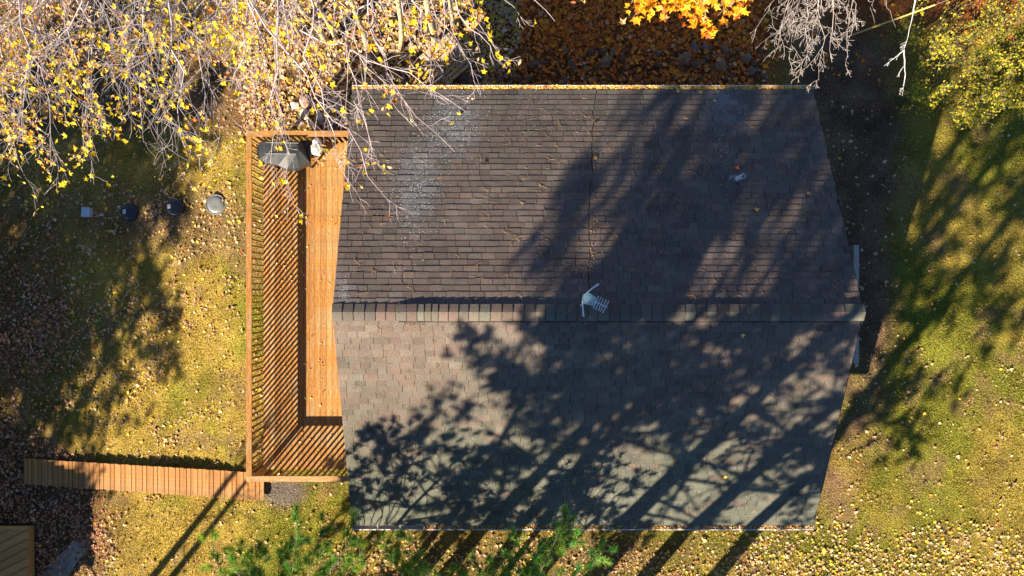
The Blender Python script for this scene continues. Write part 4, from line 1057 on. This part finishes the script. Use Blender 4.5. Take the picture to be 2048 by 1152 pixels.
# --- thin grey stem right
bs_ = (W(1850, -200, 2).x, W(1850, -200, 2).y, 0)
bo_ = [(W(1834, -20, 5.2), W(1808, 100, 4.8), .5), (W(1808, 100, 4.8), W(1768, 132, 4.6), .4), (W(1808, 100, 4.8), W(1804, 192, 4.5), .4)]
make_tree('slender_tree', 'slender grey leafless branch hanging down over the yellow shrubs', 'tree', bs_, BT, bo_, [([Vector(bs_), Vector(bs_) + Vector((0, 0, 3)), W(1834, -20, 5.2)], .06, .022)], (.42, .42, .44), [], r0=.028, kids=.5, rmin=.004, wob=.06)
# --- orange maple, big leaves near the camera
bo2 = (W(1390, -260, 3).x, W(1390, -260, 3).y, 0)
bl = [(1300, -70, 1275, 25), (1320, -70, 1300, 18), (1330, -80, 1330, 22), (1350, -80, 1352, 20), (1370, -80, 1372, 26), (1300, -70, 1262, 8), (1385, -80, 1385, 42), (1400, -80, 1412, 60), (1390, -80, 1402, 20), (1440, -80, 1448, 42), (1450, -80, 1470, 12), (1470, -80, 1495, 10), (1480, -80, 1480, 20), (1340, -60, 1345, 2), (1310, -60, 1310, -5), (1420, -60, 1430, 0), (1500, -60, 1500, -8)]
bo_ = [(W(a, b, 8.6), W(c, d, 8.4 + random.uniform(-.3, .4)), .9) for a, b, c, d in bl]
tb = Vector(bo2)
ORG = [(.78, .36, .012), (.80, .50, .03), (.80, .26, .008), (.50, .10, .01), (.80, .50, .2)]
make_tree('orange_maple', 'orange and golden leaved maple whose bright foliage dips in at the top edge', 'tree', bo2, BT, bo_, [([tb, tb + Vector((0, 0, 4)), W(1390, -90, 8.4)], .16, .06)], (.35, .22, .12),
          [('leaves', .62, (.05, .085), ORG, [3, 2.6, 2, 1, .5], .055, (1, 3), LEAF5)], r0=.014, kids=.9, rmin=.003, lenf=(.10, .2), start=.3)

# ------------------------------------------------------------------ shrubs, upper right
def shrub(px_, py_, rpx, hgt, label, nl=700, tone=0):
    nl = int(nl * .8)
    p = G(px_, py_); R = rpx * H / F; t = empty('shrub', p); tag(t, label, 'shrub', 'yellow green shrubs beyond the upper right roof corner')
    segs, tips = [], []
    ns = max(5, int(R * 11))
    for k in range(ns):
        a_ = random.uniform(0, 6.28); rr = R * random.uniform(.3, 1); d = Vector((math.cos(a_) * rr, math.sin(a_) * rr, hgt * random.uniform(.5, 1.0)))
        grow(Vector((random.gauss(0, .1), random.gauss(0, .1), -.05)), d.normalized(), d.length, .009, 2, segs, tips, 5, 1.0, .15, .7, (.4, .9), None, (.35, .6), .0035)
    segs_obj('stems', segs, M_twig, (.22, .17, .12), t, sides=3)
    hot = [random.choice(segs) for _ in range(max(12, nl // 22))]
    pts = [random.choice(segs) if random.random() < .3 else min(random.sample(segs, 10), key=lambda s_, h_=random.choice(hot): (s_[1] - h_[1]).length) for _ in range(nl)]
    P = np.array([list(s[0].lerp(s[1], random.random()) + Vector((random.gauss(0, .05), random.gauss(0, .05), random.gauss(0, .04)))) for s in pts if s[1].z > .18])
    n = len(P); cols = [(.42, .38, .015), (.54, .48, .03), (.24, .26, .02), (.58, .42, .02), (.13, .16, .02)]
    w_ = [3, 2, 2.4, 1.4, 1.2] if not tone else [1.5, 1, 3, 1, 2.5]
    lf = leaves_obj('leaves', P, RNG.uniform(.022, .042, n), RNG.normal(0, .6, (n, 3)) + np.array([-.25, -.3, 1]), palette(n, cols, w_), M_leaf_tree, template=OVAL * [1.25, .95], curl=.35, parent=t); lf['kind'] = 'stuff'
SH = [(1800, 82, 44, 1.9, 'roundish shrub nearest the yellow wire guard, beside the grey hanging branch', 900, 0), (1815, 160, 40, 1.9, 'shrub under the forked tip of the grey hanging branch', 700, 0),
      (1850, 205, 48, 1.8, 'bright shrub at the near left corner of the shrub bed', 1100, 0), (1905, 225, 48, 1.3, 'low shrub at the near edge of the bed by the lawn', 1200, 0),
      (1975, 190, 50, 1.4, 'dense shrub at the near right edge above the streaked lawn', 1300, 0), (2025, 120, 45, 1.5, 'tall shrub against the right picture edge', 1000, 1),
      (1960, 60, 60, 1.2, 'sparse green shrub at the top of the bed', 800, 1), (1880, 95, 48, 1.0, 'thin patchy shrub with bare stems in the middle of the bed', 420, 1), (2040, 30, 50, 1.4, 'green shrub in the extreme top right corner', 800, 1),
      (1945, 130, 50, 1.0, 'half bare brownish shrub at the centre of the bed', 420, 1), (2030, 210, 34, 1.2, 'small shrub at the lower right end of the bed', 600, 0)]
for s in SH: shrub(*s)

# ------------------------------------------------------------------ pines
def pine(name, label, base, hgt, cb, R, seed, trunk_r=.16, whorl=.5, per=5, K=44, nl=.115, ncol=(.060, .125, .028), droop=-.05, top_frac=.35, group='tall pines standing past the bottom edge', skew=(0, 0), gaps=0.0, keepf=None, needle_w=.013, thin=None, limb=.045, targets=(), bark=(.20, .13, .09)):
    random.seed(seed); rng = np.random.default_rng(seed)
    t = empty(name, base); tag(t, label, 'tree', group)
    mb = MB(); k = 8
    mb.tube([(random.gauss(0, .03) * i / 3 + skew[0] * (i / k) ** 2, random.gauss(0, .03) * i / 3 + skew[1] * (i / k) ** 2, -.2 + (hgt + .2) * i / k) for i in range(k + 1)], [trunk_r * (1 - .72 * (i / k) ** 1.3) for i in range(k + 1)], 10, col=bark)
    mb.build('trunk', M_bark, t, True)
    segs = []; tu = []
    z = cb
    while z < hgt - .2:
        f = (z - cb) / (hgt - cb); rr = R * ((1 - f) ** .6 * (1 - top_frac) + top_frac) * (.75 + .25 * min(1, f * 4)) * (1 if f < .93 else .5)
        for _ in range(per + random.choice((-1, 0, 1))):
            if random.random() < gaps and (not thin or z < thin[0] - 1): continue
            a_ = random.uniform(0, 6.28); L_ = rr * random.uniform(.6, 1.1); sk = (z / hgt) ** 2
            p = Vector((skew[0] * sk, skew[1] * sk, z)); d = Vector((math.cos(a_), math.sin(a_), random.uniform(.0, .35))).normalized()
            n = max(4, int(L_ / .32)); step = L_ / n
            for i in range(n):
                d = (d + Vector((random.gauss(0, .10), random.gauss(0, .10), random.gauss(0, .06) + droop + (.05 if i > n * .6 else 0)))).normalized(); q = p + d * step
                segs.append((p, q, max(limb * (1 - .8 * i / n) * (L_ / 3), .008), max(limb * (1 - .85 * (i + 1) / n) * (L_ / 3), .007)))
                if i > n * .2:
                    for _s in range(random.choice((2, 2, 3))):
                        dd = rot_dir(d, random.uniform(.5, 1.0), .25); l2 = random.uniform(.25, .75) * (1.1 - .4 * i / n); m = q + dd * l2
                        segs.append((q, m, .007, .005)); tu.append((m, dd))
                        for _q in range(2):
                            d3 = rot_dir(dd, .8, .4); b5 = random.uniform(.3, .8); e = q + dd * l2 * b5 + d3 * l2 * .5; segs.append((q + dd * l2 * b5, e, .005, .004)); tu.append((e, d3))
                p = q
            tu.append((p, d))
        z += whorl * random.uniform(.8, 1.2)
    for (tx, ty, tz) in targets:      # long lower boughs with tip tufts
        e = W(tx, ty, tz) - Vector(base); p = Vector((0, 0, max(1.2, e.z - .6))); n = 8; pr = p
        for i in range(n):
            f = (i + 1) / n; q = p.lerp(e, f) + Vector((random.gauss(0, .04), random.gauss(0, .04), .12 * math.sin(3.14 * f))); segs.append((pr, q, .016 * (1 - .6 * i / n), .016 * (1 - .6 * (i + 1) / n)))
            dd0 = (q - pr).normalized()
            if f > .55:
                for _s in range(3):
                    dd = rot_dir(dd0, random.uniform(.4, .9), .3); m = q + dd * random.uniform(.12, .38); segs.append((q, m, .006, .004)); tu.append((m, dd))
            pr = q
        tu.append((e, dd0))
    if thin: tu = [u_ for u_ in tu if u_[0].z > thin[0] or random.random() < thin[1]]
    if keepf is not None: tu = [u_ for u_ in tu if keepf(u_[0] + Vector(base))]
    segs_obj('branches', segs, M_twig, (.20, .15, .11), t, sides=4)
    Pt = np.array([list(p) for p, d in tu]); Dt = np.array([list(d) for p, d in tu]); n = len(Pt)
    Pn = np.repeat(Pt, K, 0) - np.repeat(Dt, K, 0) * rng.uniform(0, .14, (n * K, 1)); dd = rng.normal(0, 1, (n * K, 3)); dd /= np.linalg.norm(dd, axis=1, keepdims=True)
    dd = dd * .9 + np.repeat(Dt, K, 0) * .75 + np.array([0, 0, .15]); dd /= np.linalg.norm(dd, axis=1, keepdims=True)
    ln_ = rng.uniform(nl * .75, nl * 1.3, (n * K, 1)); sd = np.cross(dd, rng.normal(0, 1, (n * K, 3))); sd /= np.linalg.norm(sd, axis=1, keepdims=True)
    V = np.stack([Pn - sd * needle_w, Pn + sd * needle_w, Pn + dd * ln_ + np.array([0, 0, -.01])], 1).reshape(-1, 3)
    cc = np.array(ncol)[None] * rng.normal(1, .2, (n, 1)) * np.stack([rng.normal(1, .25, n), np.ones(n), rng.normal(1, .2, n)], 1)
    nd = from_arrays('needles', V, np.arange(n * K * 3).reshape(-1, 3), M_needle, np.repeat(np.clip(cc, .01, .5), K * 3, axis=0), t); nd['kind'] = 'stuff'
    print('PINE', label[:30], n, 'tufts')
    return t
GZ = lambda x, y: (x, y, float(ground_z(x, y)) - .1)
pine('pine_tree', 'tall pine, leftmost of those whose shadows cross the roof', GZ(-3.3, -10.2), 13.4, 8.0, 3.2, 11, .20, per=6, top_frac=.5, gaps=.45, thin=(12.2, .28), limb=.08)
pine('pine_tree', 'straight pine closest behind the left young pine', GZ(-3.7, -10.0), 14.2, 10.8, 2.3, 19, .13, per=6, top_frac=.8)
pine('pine_tree', 'tall straight pine between the left leaning ones and the broad trunked one', GZ(-4.5, -10.7), 15.0, 11.0, 2.4, 18, .15, per=6, top_frac=.8)
pine('pine_tree', 'leaning tall pine just left of the other tall ones', GZ(-2.8, -11.2), 15.2, 11.5, 2.6, 16, .17, per=5, skew=(-3.2, .2), top_frac=.8)
pine('pine_tree', 'slender pine leaning left whose crown shades the middle of the ridge', GZ(-5.0, -11.0), 15.0, 10.0, 2.1, 17, .12, per=5, skew=(-2.6, 0), top_frac=.7)
pine('pine_tree', 'tall pine whose trunk shadow makes the broadest band on the roof', GZ(-1.2, -10.5), 13.6, 7.5, 3.0, 12, .33, per=5, gaps=.45, thin=(12, .22), limb=.08)
pine('pine_tree', 'tall pine whose trunk shadow falls right of the broadest band', GZ(.1, -11.0), 13.0, 7.5, 3.0, 13, .29, per=5, gaps=.5, thin=(12, .22), limb=.08)
pine('pine_tree', 'tall slim pine with a shadow near the lower right roof corner', GZ(2.3, -10.0), 12.4, 7.5, 2.7, 14, .23, per=5, gaps=.45, thin=(11, .35), limb=.07)
pine('pine_tree', 'tall pine throwing dappled shade on the lawn right of the house', GZ(2.3, -12.2), 13.2, 7.5, 2.9, 15, .24, per=5, gaps=.2, thin=(9, .7), limb=.07)
pine('young_pine', 'young pine with green branch tips reaching in at the bottom left of the roof', GZ(-4.4, -8.1), 7.6, 2.2, 2.9, 21, .08, whorl=.5, per=5, K=110, nl=.15, needle_w=.0042, ncol=(.21, .38, .05), targets=[(425, 1105, 4.2), (478, 1098, 4.0), (470, 1128, 4.4), (520, 1142, 4.5), (597, 1052, 4.6), (585, 1085, 4.2), (645, 1062, 4.8), (705, 1045, 5.0), (640, 1110, 4.4), (600, 1122, 4.3), (690, 1092, 4.6), (560, 1105, 4.0), (650, 1140, 4.6), (725, 1110, 4.6)])
pine('young_pine', 'young pine with green branch tips reaching in below the middle of the roof', GZ(-.1, -8.2), 6.0, 2.2, 2.3, 22, .08, whorl=.5, per=5, K=110, nl=.15, needle_w=.0042, ncol=(.21, .38, .05), targets=[(770, 1096, 4.3), (818, 1075, 4.6), (790, 1125, 4.2), (850, 1130, 4.3), (1035, 1082, 4.5), (1082, 1085, 4.7), (1130, 1040, 5.0), (1150, 1085, 4.6), (1105, 1100, 4.3), (1022, 1120, 4.2), (1070, 1135, 4.5), (1180, 1130, 4.6), (1200, 1100, 4.2), (960, 1140, 4.2), (1120, 1060, 4.8)])
pine('pine_tree', 'tall pine far off the lower left that shades the lawn', GZ(-20.3, -13.6), 12.5, 6.0, 2.7, 31, .18, group='pines and bare trees past the lower left corner')
pine('pine_tree', 'second pine off the lower left, nearer the left edge', GZ(-22.5, -12.2), 14.0, 6.5, 3.4, 32, .2, group='pines and bare trees past the lower left corner')
pine('pine_tree', 'pine off the left edge shading the leafy ground', GZ(-21.0, -8.0), 12.0, 6.0, 3.0, 33, .2, group='pines and bare trees past the lower left corner')
pine('pine_tree', 'slim pine off the left edge whose shade falls by the tank lids', GZ(-20.1, -9.9), 12.6, 6.0, 3.0, 34, .09, group='pines and bare trees past the lower left corner')
for k_, (bx_, by_, lb_) in enumerate(((-18.8, -6.6, 'dense pine off the left edge shading the ground under the maple twigs'), (-20.8, -5.0, 'dense pine farther off the left edge behind the tank lids'), (-21.5, -8.6, 'broad pine off the left edge, between the others'), (-19.0, -3.4, 'pine off the upper left edge, last in the line'))):
    pine('pine_tree', lb_, GZ(bx_, by_), 12.2, 4.5, 2.6, 40 + k_, .14, per=6, top_frac=.55, group='pines and bare trees past the lower left corner')
# bare pair with the thin double shadow
random.seed(77)
for k, (bx_, lab, hh_) in enumerate(((-12.75, 'left of two slim leafless trees whose shadows run to the deck corner', 10.5), (-12.2, 'right of two slim leafless trees whose shadows run to the deck corner', 8.6))):
    b = Vector(GZ(bx_, -12.0)); t = empty('bare_tree', b); tag(t, lab, 'tree', 'pines and bare trees past the lower left corner')
    MB().tube([(0, 0, 0), (.05, 0, hh_ * .5), (0, .05, hh_)], [.13, .10, .03], 10, col=(.3, .25, .2)).build('trunk', M_bark, t, True)
    segs, tips = [], []
    for i in range(12):
        zz_ = hh_ * random.uniform(.5, 1); a_ = random.uniform(0, 6.28)
        grow(Vector((0, 0, zz_)), Vector((math.cos(a_), math.sin(a_), .8)).normalized(), random.uniform(.8, 1.8), .022, 2, segs, tips, 5, .8)
    segs_obj('branches', segs, M_twig, (.35, .3, .27), t)
